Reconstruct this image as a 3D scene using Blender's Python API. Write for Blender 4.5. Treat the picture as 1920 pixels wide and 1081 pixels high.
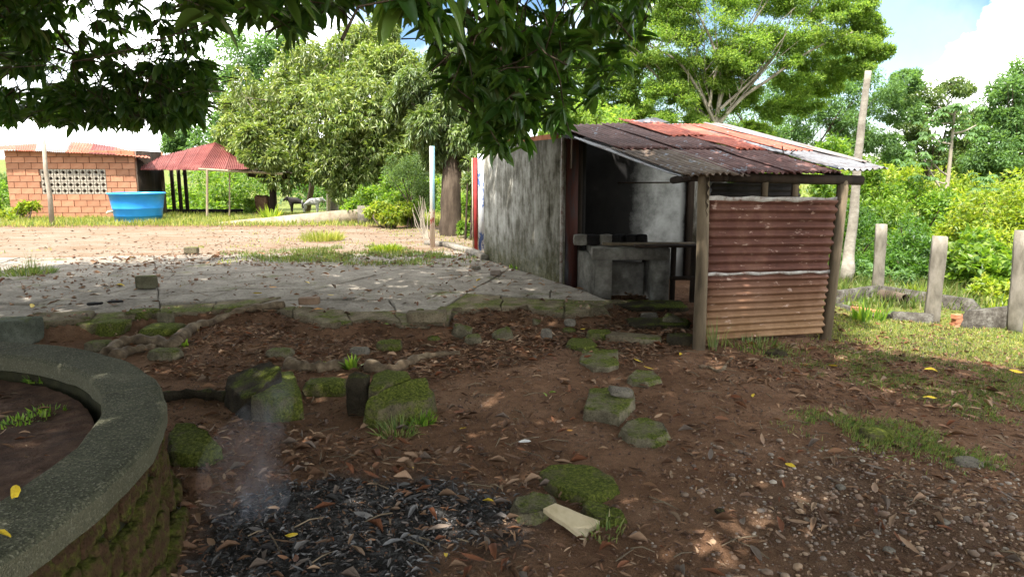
import bpy, bmesh, math, random
import numpy as np
from mathutils import Vector, Matrix, Euler
R=math.radians
for o in list(bpy.data.objects): bpy.data.objects.remove(o)
S=bpy.context.scene; C=S.collection

# ------------------------------------------------------------------ camera
PITCH=9.5; FP=1280.0; H=1.75
cam=bpy.data.cameras.new('camera'); camo=bpy.data.objects.new('camera',cam); C.objects.link(camo)
cam.sensor_width=36; cam.lens=24; cam.clip_start=.05; cam.clip_end=3000
camo.location=(0,0,H); camo.rotation_euler=(R(90-PITCH),0,0); S.camera=camo

# ------------------------------------------------------------------ world + sun
SUN=Vector((-.40,-.62,1.45)).normalized()      # towards the sun: behind the camera, from the left, high
w=bpy.data.worlds.new('World'); S.world=w; w.use_nodes=True
nt=w.node_tree; nt.nodes.clear()
def N(nt,t,**k):
    n=nt.nodes.new(t)
    for a,b in k.items():
        if a in ('ins',):
            for i,v in b.items(): n.inputs[i].default_value=v
        else: setattr(n,a,b)
    return n
L=lambda nt,a,b: nt.links.new(a,b)
out=N(nt,'ShaderNodeOutputWorld'); bg=N(nt,'ShaderNodeBackground',ins={'Strength':.055})
sky=N(nt,'ShaderNodeTexSky',sky_type='NISHITA',sun_disc=False,sun_elevation=math.asin(SUN.z),sun_rotation=math.atan2(SUN.x,SUN.y),altitude=50,air_density=1.0,dust_density=.5,ozone_density=2.2)
tc=N(nt,'ShaderNodeTexCoord')
nz=N(nt,'ShaderNodeTexNoise',ins={'Scale':3.2,'Detail':9,'Roughness':.56,'Distortion':.25}); L(nt,tc.outputs['Generated'],nz.inputs['Vector'])
mr=N(nt,'ShaderNodeMapRange',ins={'From Min':.42,'From Max':.56,'To Min':0,'To Max':.9}); L(nt,nz.outputs['Fac'],mr.inputs['Value'])
# the open blue gap on the right of the view
gp=N(nt,'ShaderNodeVectorMath',operation='DISTANCE'); gd=Vector(((1800-960)/1280,1.05,.22)).normalized(); gp.inputs[1].default_value=gd; L(nt,tc.outputs['Generated'],gp.inputs[0])
gpm=N(nt,'ShaderNodeMapRange',ins={'From Min':.30,'From Max':.62,'To Min':.07,'To Max':1}); L(nt,gp.outputs['Value'],gpm.inputs['Value'])
gm=N(nt,'ShaderNodeMath',operation='MULTIPLY'); L(nt,mr.outputs[0],gm.inputs[0]); L(nt,gpm.outputs[0],gm.inputs[1])
# a cumulus bank low over the right of the view
def raydir(px,py):
    p=R(PITCH); a=(px-960)/FP; b=-(py-540.5)/FP
    return Vector((a,math.cos(p)+b*math.sin(p),-math.sin(p)+b*math.cos(p)))
nz2=N(nt,'ShaderNodeTexNoise',ins={'Scale':11,'Detail':10,'Roughness':.62}); L(nt,tc.outputs['Generated'],nz2.inputs['Vector'])
acc=None
for (px,py,rad,sx) in ((1960,150,.105,1),(1830,190,.07,1),(1760,230,.05,1),(1860,130,.05,1)):
    d=raydir(px,py).normalized()
    ds=N(nt,'ShaderNodeVectorMath',operation='DISTANCE'); ds.inputs[1].default_value=d; L(nt,tc.outputs['Generated'],ds.inputs[0])
    m1=N(nt,'ShaderNodeMath',operation='MULTIPLY_ADD'); L(nt,nz2.outputs['Fac'],m1.inputs[0]); m1.inputs[1].default_value=.12; m1.inputs[2].default_value=-.06
    m2=N(nt,'ShaderNodeMath',operation='ADD'); L(nt,ds.outputs['Value'],m2.inputs[0]); L(nt,m1.outputs[0],m2.inputs[1])
    m3=N(nt,'ShaderNodeMapRange',ins={'From Min':rad,'From Max':rad-.022,'To Min':0,'To Max':1}); L(nt,m2.outputs[0],m3.inputs['Value'])
    if acc is None: acc=m3.outputs[0]
    else:
        mx=N(nt,'ShaderNodeMath',operation='MAXIMUM'); L(nt,acc,mx.inputs[0]); L(nt,m3.outputs[0],mx.inputs[1]); acc=mx.outputs[0]
mx=N(nt,'ShaderNodeMath',operation='MAXIMUM'); L(nt,acc,mx.inputs[0]); L(nt,gm.outputs[0],mx.inputs[1])
cc=N(nt,'ShaderNodeMix',data_type='RGBA'); cc.inputs['A'].default_value=(11,11.6,12.4,1); cc.inputs['B'].default_value=(25,24.5,23.5,1)
L(nt,nz2.outputs['Fac'],cc.inputs['Factor'])
mxc=N(nt,'ShaderNodeMix',data_type='RGBA'); L(nt,mx.outputs[0],mxc.inputs['Factor']); hsv=N(nt,'ShaderNodeHueSaturation',ins={'Saturation':1.15,'Value':.6}); L(nt,sky.outputs['Color'],hsv.inputs['Color']); L(nt,hsv.outputs[0],mxc.inputs['A']); L(nt,cc.outputs['Result'],mxc.inputs['B'])
L(nt,mxc.outputs['Result'],bg.inputs['Color']); L(nt,bg.outputs[0],out.inputs['Surface'])
sl=bpy.data.lights.new('sun','SUN'); sl.energy=2.2; sl.angle=R(.53); sl.color=(1,.95,.88)
so=bpy.data.objects.new('sun',sl); C.objects.link(so); so.rotation_euler=SUN.to_track_quat('Z','Y').to_euler(); so.location=(0,0,30)
S.view_settings.view_transform='Standard'; S.view_settings.look='None'; S.view_settings.gamma=1; S.view_settings.exposure=2.65
try: S.view_settings.use_curve_mapping=False
except Exception: pass
S.render.engine='CYCLES'
S.cycles.max_bounces=8; S.cycles.transparent_max_bounces=8; S.cycles.volume_bounces=0

# ------------------------------------------------------------------ numbers
def at(px,py,Y):
    d=raydir(px,py); t=Y/d.y; return np.array([d.x*t,Y,H+d.z*t])
def PZ(px,py,z):
    d=raydir(px,py); t=(z-H)/d.z; return np.array([d.x*t,d.y*t,z])
def _h3(i,j,k,s):
    n=(i.astype(np.int64)*374761393+j.astype(np.int64)*668265263+k.astype(np.int64)*2147483647//7+s*974634777)&0xffffffff
    n=((n^(n>>13))*1274126177)&0xffffffff; n=(n^(n>>16))&0xffffffff
    return n/4294967295.0
def noise3(p,s=0):
    p=np.asarray(p,float); f0=np.floor(p); t=p-f0; t=t*t*(3-2*t); i,j,k=[f0[...,a].astype(np.int64) for a in range(3)]
    r=0
    for a in (0,1):
        for b in (0,1):
            for c in (0,1):
                wgt=(t[...,0] if a else 1-t[...,0])*(t[...,1] if b else 1-t[...,1])*(t[...,2] if c else 1-t[...,2])
                r=r+wgt*_h3(i+a,j+b,k+c,s)
    return r*2-1
def fbm(p,s=0,o=4):
    p=np.asarray(p,float); r=0; a=1; q=0
    for i in range(o): r=r+a*noise3(p*(2**i)+i*17.3,s+i); q+=a; a*=.5
    return r/q
def n2(x,y,sc,s=0,o=3):
    x=np.asarray(x,float); return fbm(np.stack([x*sc,np.asarray(y,float)*sc,np.zeros_like(x)+.37],-1),s,o)
def inpoly(x,y,poly):
    x=np.asarray(x,float); y=np.asarray(y,float); c=np.zeros(x.shape,bool); n=len(poly)
    for i in range(n):
        x1,y1=poly[i]; x2,y2=poly[i-1]
        if y1==y2: continue
        c^=((y1>y)!=(y2>y))&(x<(x2-x1)*(y-y1)/(y2-y1)+x1)
    return c
def pdist(x,y,poly):
    x=np.asarray(x,float); y=np.asarray(y,float); d=np.full(x.shape,1e9); n=len(poly)
    for i in range(n):
        x1,y1=poly[i]; x2,y2=poly[i-1]; dx,dy=x2-x1,y2-y1; q=dx*dx+dy*dy+1e-12
        t=np.clip(((x-x1)*dx+(y-y1)*dy)/q,0,1); d=np.minimum(d,np.hypot(x-x1-t*dx,y-y1-t*dy))
    return d
def sd(x,y,poly): return np.where(inpoly(x,y,poly),-1,1)*pdist(x,y,poly)
def sstep(a,b,x): t=np.clip((x-a)/(b-a),0,1); return t*t*(3-2*t)
def ppoly(pts,z): return [tuple(PZ(a,b,z)[:2]) for a,b in pts]

ZS=.22
CORN=PZ(1050,530,ZS); FARW=PZ(908,485,ZS)
front_px=[(-160,612),(0,607),(90,601),(200,592),(300,583),(340,578),(420,576),(470,572),(520,574),(560,590),(618,603),(680,590),(742,596),(760,601),(840,600),(850,578),(915,571),(985,567),(1005,578),(1062,586),(1118,578),(1150,566),(1100,545)]
slab_front=ppoly(front_px,ZS)
slab_poly=slab_front+[tuple(CORN[:2]),tuple(FARW[:2])]+ppoly([(860,470),(700,476),(560,474),(300,478),(120,482),(-160,486)],ZS)
plateau=slab_front+[tuple(CORN[:2]),tuple(FARW[:2]),(0,14.5),(2.2,17),(6,40),(40,400),(-900,400),(-900,7.1)]
def terr(x,y):
    x=np.asarray(x,float); y=np.asarray(y,float)
    low=-.05*np.clip(x-2.3,0,9)-.02*np.clip(x-11,0,30)+.03*n2(x,y,1.1,5)+.010*n2(x,y,6,7,2)+.05*sstep(5,7.5,y)*(x<3.2)
    low=low-.05*np.exp(-(((x+1.2)/1.0)**2+((y-5.0)/.5)**2))
    d=sd(x,y,plateau); n=.03*n2(x,y,.9,9)
    wid=.20+.25*n2(x,y,1.3,15)**2+np.where(y>9.8,3.0,0)
    up=np.where(sd(x,y,slab_poly)<.06,.128,.2+.25*n*sstep(13.5,15,y)+.02*sstep(0,.2,sd(x,y,slab_poly)))
    k=sstep(0,1,d/wid); hh=up*(1-k)+low*k
    r=np.hypot(x,y)
    hh=hh-.045*np.clip(y-24.5,0,22)*sstep(0,1,(y-24.5)/4)-.03*np.clip(r-14,0,14)*(x>3)
    hh=hh+sstep(55,130,r)*(3.4+2.4*n2(x,y,.012,31,2))+sstep(150,500,r)*(6+8*n2(x,y,.005,33,2))
    return hh
def surf(x,y):
    x=np.atleast_1d(np.asarray(x,float)); y=np.atleast_1d(np.asarray(y,float))
    return np.where(sd(x,y,slab_poly)<-.02,ZS+.006,terr(x,y))
def G(px,py):
    d=raydir(px,py); z=0.
    for _ in range(14):
        t=(z-H)/d.z; z=.5*z+.5*float(surf(d.x*t,d.y*t)[0])
    t=(z-H)/d.z; return np.array([d.x*t,d.y*t,z])

# ------------------------------------------------------------------ mesh helpers
def npmesh(name,V,F,mats,smooth=False,fm=None):
    me=bpy.data.meshes.new(name); V=np.asarray(V,np.float32); F=np.asarray(F,np.int32); k=F.shape[1]
    me.vertices.add(len(V)); me.vertices.foreach_set('co',V.ravel())
    me.loops.add(F.size); me.loops.foreach_set('vertex_index',F.ravel())
    me.polygons.add(len(F)); me.polygons.foreach_set('loop_start',np.arange(0,F.size,k,dtype=np.int32)); me.polygons.foreach_set('loop_total',np.full(len(F),k,np.int32))
    if smooth: me.polygons.foreach_set('use_smooth',np.ones(len(F),bool))
    for m in (mats if isinstance(mats,(list,tuple)) else [mats]): me.materials.append(m)
    if fm is not None: me.polygons.foreach_set('material_index',np.asarray(fm,np.int32))
    me.update(calc_edges=True); me.validate(); return me
def pymesh(name,V,F,m,smooth=False):
    me=bpy.data.meshes.new(name); me.from_pydata([tuple(map(float,v)) for v in V],[],[tuple(map(int,f)) for f in F]); me.materials.append(m)
    if smooth: me.polygons.foreach_set('use_smooth',[True]*len(me.polygons))
    me.update(); return me
ORG={}
def tag(o,label=None,cat=None,group=None,kind=None):
    if label: o['label']=label
    if cat: o['category']=cat
    if group: o['group']=group
    if kind: o['kind']=kind
    return o
def root(name,loc,label=None,cat=None,group=None,kind=None):
    o=bpy.data.objects.new(name,None); C.objects.link(o); o.location=tuple(map(float,loc)); o.empty_display_size=.2
    ORG[o]=np.array(loc,float); return tag(o,label,cat,group,kind)
def link(name,me,parent=None,loc=None,rot=None):
    o=bpy.data.objects.new(name,me); C.objects.link(o)
    if loc is not None:
        po=ORG.get(parent,np.zeros(3)) if parent is not None else np.zeros(3)
        o.location=tuple(np.array(loc,float)-po); ORG[o]=np.array(loc,float)
    else: ORG[o]=ORG.get(parent,np.zeros(3)).copy() if parent is not None else np.zeros(3)
    if rot is not None: o.rotation_euler=rot
    if parent is not None: o.parent=parent
    return o
def wobj(name,V,F,m,parent=None,smooth=False):      # vertices in world coordinates
    V=np.asarray(V,float)
    if parent is not None: V=V-ORG[parent]; off=None
    else: off=np.array([V[:,0].mean(),V[:,1].mean(),V[:,2].min()]); V=V-off
    homog=len(set(len(f) for f in F))==1
    me=npmesh(name,V,F,m,smooth) if homog else pymesh(name,V,F,m,smooth)
    return link(name,me,parent,off)
class MB:
    def __init__(s): s.V=[]; s.F=[]
    def add(s,V,F):
        n=len(s.V); s.V+= [tuple(map(float,v)) for v in V]; s.F+=[tuple(int(i)+n for i in f) for f in F]; return s
    def box(s,c,size,rz=0,tilt=(0,0)):
        x,y,z=[a/2 for a in size]
        m=Euler((tilt[0],tilt[1],rz)).to_matrix(); c=Vector(tuple(map(float,c)))
        vs=[m@Vector((a*x,b*y,d*z))+c for a in(-1,1) for b in(-1,1) for d in(-1,1)]
        return s.add(vs,[(0,1,3,2),(4,6,7,5),(0,4,5,1),(2,3,7,6),(0,2,6,4),(1,5,7,3)])
    def tube(s,pts,rads,n=8,cap=True,jit=0,rs=0):
        V,F=tube(pts,rads,n,cap,jit,rs); return s.add(V,F)
    def prism(s,poly,z0,z1):
        n=len(poly); V=[(a,b,z0) for a,b in poly]+[(a,b,z1) for a,b in poly]
        F=[tuple(range(n-1,-1,-1)),tuple(range(n,2*n))]+[(i,(i+1)%n,n+(i+1)%n,n+i) for i in range(n)]
        return s.add(V,F)
    def build(s,name,m,parent=None,smooth=False): return wobj(name,s.V,s.F,m,parent,smooth)
def tube(pts,rads,n=8,cap=True,jit=0,rs=0):
    pts=np.array(pts,float); m=len(pts); rads=np.broadcast_to(np.array(rads,float),(m,))
    T=np.gradient(pts,axis=0); T/=np.linalg.norm(T,axis=1)[:,None]+1e-9
    ref=np.array([0,0,1.]) if abs(T[0][2])<.9 else np.array([1.,0,0])
    V=[]; u=np.cross(T[0],ref); u/=np.linalg.norm(u)
    rng=np.random.RandomState(rs)
    for i in range(m):
        u=u-T[i]*u.dot(T[i]); u/=np.linalg.norm(u)+1e-9; v=np.cross(T[i],u)
        a=np.arange(n)*2*np.pi/n; rr=rads[i]*(1+jit*(rng.rand(n)-.5)*2)
        V.append(pts[i]+np.outer(np.cos(a)*rr,u)+np.outer(np.sin(a)*rr,v))
    V=np.concatenate(V); F=[]
    for i in range(m-1):
        for j in range(n): F.append((i*n+j,i*n+(j+1)%n,(i+1)*n+(j+1)%n,(i+1)*n+j))
    if cap:
        V=np.vstack([V,pts[0],pts[-1]]); a,b=len(V)-2,len(V)-1
        for j in range(n): F+=[(a,(j+1)%n,j,a),(b,(m-1)*n+j,(m-1)*n+(j+1)%n,b)]
        F=[f[:3] if len(set(f))==3 else f for f in F]
    return V,F
def smoothpath(pts,k=4):
    pts=np.array(pts,float); out=[]
    P=np.vstack([2*pts[0]-pts[1],pts,2*pts[-1]-pts[-2]])
    for i in range(1,len(P)-2):
        for j in range(k):
            t=j/k; a,b,c,d=P[i-1],P[i],P[i+1],P[i+2]
            out.append(.5*((2*b)+(-a+c)*t+(2*a-5*b+4*c-d)*t*t+(-a+3*b-3*c+d)*t**3))
    out.append(pts[-1]); return np.array(out)
def frames(D,up=None,rng=None,roll=.6):
    D=D/np.linalg.norm(D,axis=1)[:,None]; n=len(D)
    U=np.tile([0,0,1.],(n,1)) if up is None else up
    U=U+(rng.randn(n,3)*roll if rng is not None else 0)
    X=np.cross(D,U); X/=np.linalg.norm(X,axis=1)[:,None]+1e-9; Z=np.cross(X,D)
    return np.stack([X,D,Z],axis=2)      # columns: x, y(along), z(normal)
def bake(T,TF,P,Rm,sc):
    T=np.asarray(T,float); TF=np.asarray(TF,int); sc=np.asarray(sc,float)
    if sc.ndim==1: sc=np.repeat(sc[:,None],3,1)
    V=np.einsum('nij,nkj->nki',Rm,T[None]*sc[:,None,:])+P[:,None,:]
    F=TF[None]+(np.arange(len(P))*len(T))[:,None,None]
    return V.reshape(-1,3),F.reshape(-1,TF.shape[1])
LEAF2=(np.array([[0,0,0],[-.5,.45,.12],[.5,.45,.12],[0,1,-.1]]),[[0,1,3],[0,3,2]])
LEAF4=(np.array([[0,0,0],[-.5,.4,.1],[0,.45,0],[.5,.4,.1],[0,1,-.18]]),[[0,1,2],[0,2,3],[1,4,2],[2,4,3]])
def mango_template():
    ys=[0,.12,.32,.58,.8,1]; ws=[.03,.3,.48,.46,.3,0]; V=[];F=[]
    for i,(y,wd) in enumerate(zip(ys,ws)):
        z=-.16*y*y; V+= [(-wd,y,z+wd*.22),(0,y,z),(wd,y,z+wd*.22)]
    for i in range(5):
        a=i*3; F+=[(a,a+1,a+4,a+3),(a+1,a+2,a+5,a+4)]
    return np.array(V),np.array(F)
MLEAF=mango_template()

# ------------------------------------------------------------------ materials
def base(name,rough=.85,spec=.3):
    m=bpy.data.materials.new(name); m.use_nodes=True; t=m.node_tree; b=t.nodes['Principled BSDF']
    b.inputs['Roughness'].default_value=rough; b.inputs['Specular IOR Level'].default_value=spec; return m,t,b
def ramp(t,fac,stops,interp='LINEAR'):
    r=N(t,'ShaderNodeValToRGB'); r.color_ramp.interpolation=interp; e=r.color_ramp.elements
    while len(e)>1: e.remove(e[-1])
    for i,(p,c) in enumerate(stops):
        x=e[0] if i==0 else e.new(p)
        x.position=p; x.color=(*c,1)
    L(t,fac,r.inputs[0]); return r.outputs[0]
def coord(t,kind='Object',scale=(1,1,1)):
    c=N(t,'ShaderNodeTexCoord'); mp=N(t,'ShaderNodeMapping'); mp.inputs['Scale'].default_value=scale
    L(t,c.outputs[kind],mp.inputs[0]); return mp.outputs[0]
def nz_(t,vec,scale,detail=6,rough=.6,dist=0):
    n=N(t,'ShaderNodeTexNoise',ins={'Scale':scale,'Detail':detail,'Roughness':rough,'Distortion':dist}); L(t,vec,n.inputs['Vector']); return n.outputs['Fac']
def mixc(t,f,a,b,mode='MIX'):
    n=N(t,'ShaderNodeMix',data_type='RGBA',blend_type=mode)
    for s,v in (('Factor',f),('A',a),('B',b)):
        if isinstance(v,(int,float)): n.inputs[s].default_value=v
        elif isinstance(v,tuple): n.inputs[s].default_value=(*v,1)
        else: L(t,v,n.inputs[s])
    return n.outputs['Result']
def mrange(t,v,a,b,c=0,d=1):
    n=N(t,'ShaderNodeMapRange',ins={'From Min':a,'From Max':b,'To Min':c,'To Max':d}); L(t,v,n.inputs['Value']); return n.outputs[0]
def mth(t,op,a,b):
    n=N(t,'ShaderNodeMath',operation=op)
    for i,v in enumerate((a,b)):
        if isinstance(v,(int,float)): n.inputs[i].default_value=v
        else: L(t,v,n.inputs[i])
    return n.outputs[0]
def bump(t,b,h,st=.5,dist=.01,prev=None):
    n=N(t,'ShaderNodeBump',ins={'Strength':st,'Distance':dist}); L(t,h,n.inputs['Height'])
    if prev is not None: L(t,prev,n.inputs['Normal'])
    L(t,n.outputs[0],b.inputs['Normal']); return n.outputs[0]
def geo_pos(t): return N(t,'ShaderNodeNewGeometry').outputs['Position']
def plain(name,stops,scale=5,rough=.85,bst=.4,bd=.01,stretch=(1,1,1),spec=.12,rnd=0,detail=8,kind='Object',bscale=None,metal=0):
    m,t,b=base(name,rough,spec); v=coord(t,kind,stretch); f=nz_(t,v,scale,detail,.65); c=ramp(t,f,stops)
    if rnd:
        oi=N(t,'ShaderNodeObjectInfo'); hs=N(t,'ShaderNodeHueSaturation'); L(t,mrange(t,oi.outputs['Random'],0,1,1-rnd,1+rnd),hs.inputs['Value']); L(t,c,hs.inputs['Color']); c=hs.outputs[0]
    L(t,c,b.inputs['Base Color']); b.inputs['Metallic'].default_value=metal
    if bst: bump(t,b,nz_(t,v,bscale or scale*5,6,.7),bst,bd)
    return m
def leafmat(name,stops,trans=.45,rough=.45,spec=.4,tcol=None,transgain=1.6):
    m,t,b=base(name,rough,spec); g=N(t,'ShaderNodeNewGeometry'); c=ramp(t,g.outputs['Random Per Island'],stops)
    # patches of older and younger foliage over the crown
    f=nz_(t,g.outputs['Position'],.55,3); hs=N(t,'ShaderNodeHueSaturation'); L(t,c,hs.inputs['Color']); L(t,mrange(t,f,.3,.7,.75,1.3),hs.inputs['Value']); c=hs.outputs[0]
    L(t,c,b.inputs['Base Color'])
    tr=N(t,'ShaderNodeBsdfTranslucent'); g2=mixc(t,1.0,c,tcol or (transgain*1.1,transgain*1.15,transgain*.45),'MULTIPLY'); L(t,g2,tr.inputs['Color'])
    ms=N(t,'ShaderNodeMixShader'); ms.inputs[0].default_value=trans; L(t,b.outputs[0],ms.inputs[1]); L(t,tr.outputs[0],ms.inputs[2])
    L(t,ms.outputs[0],t.nodes['Material Output'].inputs['Surface']); return m

def leafstops(*cs): return [(i/max(1,len(cs)-1),c) for i,c in enumerate(cs)]
M={}
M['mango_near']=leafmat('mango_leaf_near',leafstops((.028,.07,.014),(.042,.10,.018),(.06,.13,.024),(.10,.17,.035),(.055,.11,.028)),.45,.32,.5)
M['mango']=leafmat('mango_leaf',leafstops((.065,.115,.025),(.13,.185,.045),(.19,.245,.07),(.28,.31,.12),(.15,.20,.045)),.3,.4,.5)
M['mango_b']=leafmat('mango_leaf_deep',leafstops((.05,.09,.022),(.09,.14,.035),(.14,.19,.06),(.19,.23,.085)),.3,.4,.5)
M['legume']=leafmat('feathery_leaf',leafstops((.08,.15,.035),(.13,.21,.045),(.19,.27,.06),(.26,.33,.08)),.5,.6,.2)
M['dark']=leafmat('grey_green_leaf',leafstops((.05,.09,.03),(.085,.135,.045),(.13,.18,.06),(.17,.215,.07)),.35,.5,.4)
M['bush']=leafmat('bush_leaf',leafstops((.05,.11,.015),(.09,.17,.02),(.14,.23,.03),(.2,.27,.035)),.45,.45,.4)
M['bush_y']=leafmat('yellow_green_leaf',leafstops((.10,.16,.02),(.17,.24,.025),(.25,.31,.03),(.30,.30,.04)),.45,.45,.4)
M['bush_d']=leafmat('deep_bush_leaf',leafstops((.025,.07,.012),(.045,.11,.015),(.07,.15,.02),(.1,.19,.03)),.4,.45,.4)
M['far']=leafmat('far_leaf',leafstops((.05,.09,.03),(.08,.13,.045),(.12,.17,.06)),.35,.6,.2)
M['pale']=leafmat('pale_blue_green_leaf',leafstops((.07,.14,.05),(.11,.19,.07),(.15,.24,.09)),.4,.6,.2)
M['grass']=leafmat('grass_blade',leafstops((.05,.085,.02),(.08,.125,.03),(.11,.16,.035),(.16,.18,.06),(.2,.17,.09)),.3,.5,.3)
M['grass_dry']=leafmat('dry_grass_blade',leafstops((.12,.17,.03),(.2,.23,.05),(.29,.29,.08),(.36,.31,.12)),.4,.6,.2)
M['litter']=leafmat('dry_leaf',leafstops((.05,.026,.015),(.09,.05,.028),(.15,.085,.048),(.22,.13,.075),(.13,.045,.02),(.32,.22,.14),(.085,.06,.042),(.07,.035,.02),(.17,.10,.06)),.12,.75,.12,tcol=(1.2,.9,.6))
M['char_leaf']=leafmat('charred_leaf',leafstops((.01,.009,.009),(.025,.023,.021),(.06,.056,.053),(.016,.014,.013),(.16,.155,.15),(.09,.06,.04)),.0,.7,.3)
M['yellow']=leafmat('yellow_leaf',leafstops((.55,.38,.03),(.65,.5,.05),(.5,.4,.04)),.2,.5,.3,tcol=(1.2,1,.4))
M['bark']=plain('bark',[(.3,(.035,.026,.018)),(.5,(.075,.056,.04)),(.7,(.13,.10,.072))],6,.9,.8,.02,(1,1,.25))
M['bark_pale']=plain('pale_bark',[(.3,(.16,.13,.1)),(.55,(.3,.26,.2)),(.75,(.42,.37,.3))],5,.85,.5,.01,(1,1,.35))
M['root']=plain('root_bark',[(.3,(.045,.03,.02)),(.5,(.11,.08,.05)),(.7,(.22,.17,.11))],9,.9,.8,.012)
M['wood']=plain('weathered_wood',[(.3,(.05,.038,.026)),(.5,(.13,.10,.065)),(.72,(.22,.17,.11))],7,.85,.6,.006,(1,1,.12))
M['wood_dark']=plain('dark_wood',[(.3,(.012,.01,.008)),(.7,(.05,.035,.025))],6,.85,.5,.006,(1,1,.15))
M['wood_pale']=plain('pale_wood',[(.3,(.2,.15,.1)),(.6,(.36,.29,.2)),(.8,(.45,.38,.28))],7,.85,.4,.006,(1,1,.12))
M['soot']=plain('soot',[(.3,(.004,.004,.004)),(.7,(.018,.016,.015))],4,.9,.3,.01)

def mossy(name,c0,c1,c2,amount=.5,rnd=0,scale=6,side=.0):
    m,t,b=base(name,.95,.04); c2_=c2; v=coord(t); f=nz_(t,v,scale,9,.7); c=ramp(t,f,[(.3,c0),(.5,c1),(.72,c2)])
    f2=nz_(t,v,scale*7,5,.7); c=mixc(t,mrange(t,f2,.55,.75,0,.5),c,(c0[0]*.5,c0[1]*.5,c0[2]*.5))
    g=N(t,'ShaderNodeNewGeometry'); sp=N(t,'ShaderNodeSeparateXYZ'); L(t,g.outputs['Normal'],sp.inputs[0])
    k=mth(t,'ADD',mrange(t,sp.outputs['Z'],-.2,.9,side,1.0),mrange(t,nz_(t,v,scale*.6,7,.7),.3,.7,-.75,.75))
    k=mrange(t,k,1.28-amount,1.75-amount,0,.95)
    mc=ramp(t,nz_(t,v,scale*9,4,.6),[(.3,(.025,.033,.006)),(.5,(.072,.09,.014)),(.7,(.155,.17,.03))])
    c=mixc(t,k,c,mc); L(t,c,b.inputs['Base Color'])
    vo=N(t,'ShaderNodeTexVoronoi',ins={'Scale':scale*11.}); L(t,v,vo.inputs['Vector']); c2=mixc(t,mrange(t,vo.outputs['Distance'],.05,.45,.55,1.0),(0,0,0),c); c2=mixc(t,mrange(t,nz_(t,v,scale*22,3,.6),.6,.72,0,.55),c2,(c2_[0],c2_[1],c2_[2])); L(t,c2,b.inputs['Base Color'])
    h=mth(t,'ADD',mth(t,'MULTIPLY',f,1.0),mth(t,'MULTIPLY',nz_(t,v,scale*9,6,.75),.8)); bump(t,b,h,1.0,.028); return m
M['rock']=mossy('mossy_rock',(.07,.06,.04),(.15,.13,.085),(.28,.24,.16),.62,side=.25)
M['rock_moss']=mossy('very_mossy_rock',(.05,.045,.03),(.12,.1,.06),(.24,.2,.12),.9,side=.45)
M['rock_bare']=mossy('bare_stone',(.08,.07,.055),(.17,.15,.12),(.3,.27,.21),.3)
M['rock_dark']=mossy('dark_stump',(.02,.016,.011),(.04,.033,.022),(.075,.06,.035),.5,side=.2)
M['rock_red']=mossy('earthy_stone',(.07,.04,.025),(.15,.085,.05),(.22,.14,.09),.15)
M['slab']=mossy('old_concrete',(.115,.10,.08),(.22,.195,.16),(.33,.30,.25),.0,scale=2.2)
M['slab_edge']=mossy('mossy_concrete',(.07,.055,.036),(.15,.12,.078),(.25,.21,.14),.42,scale=3.5,side=.4)
M['ring']=None
def ringmat():
    m,t,b=base('coping_concrete',.95,.06); v=coord(t); f=nz_(t,v,2.5,8,.7); c=ramp(t,f,[(.3,(.036,.037,.022)),(.55,(.07,.07,.045)),(.75,(.12,.113,.075))])
    vo=N(t,'ShaderNodeTexVoronoi',ins={'Scale':150.}); L(t,v,vo.inputs['Vector']); r=N(t,'ShaderNodeSeparateColor'); L(t,vo.outputs['Color'],r.inputs[0])
    c=mixc(t,mrange(t,r.outputs[0],.7,.98,0,.6),c,(.2,.19,.14)); c=mixc(t,mrange(t,r.outputs[1],.6,.9,0,.7),c,(.025,.026,.02))
    g=N(t,'ShaderNodeNewGeometry'); sp=N(t,'ShaderNodeSeparateXYZ'); L(t,g.outputs['Normal'],sp.inputs[0]); e=mrange(t,mth(t,'ADD',sp.outputs['Z'],mth(t,'MULTIPLY',f,.5)),1.1,.55,0,.4); c=mixc(t,e,c,(.16,.15,.10))
    L(t,c,b.inputs['Base Color']); h=mth(t,'ADD',vo.outputs['Distance'],mth(t,'MULTIPLY',nz_(t,v,60,4,.7),1.)); bump(t,b,h,1.,.006); return m
M['ring']=ringmat()
M['wallbrick']=mossy('mossy_brick',(.04,.024,.014),(.09,.052,.03),(.15,.10,.06),.66,scale=6,side=.75)

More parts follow.
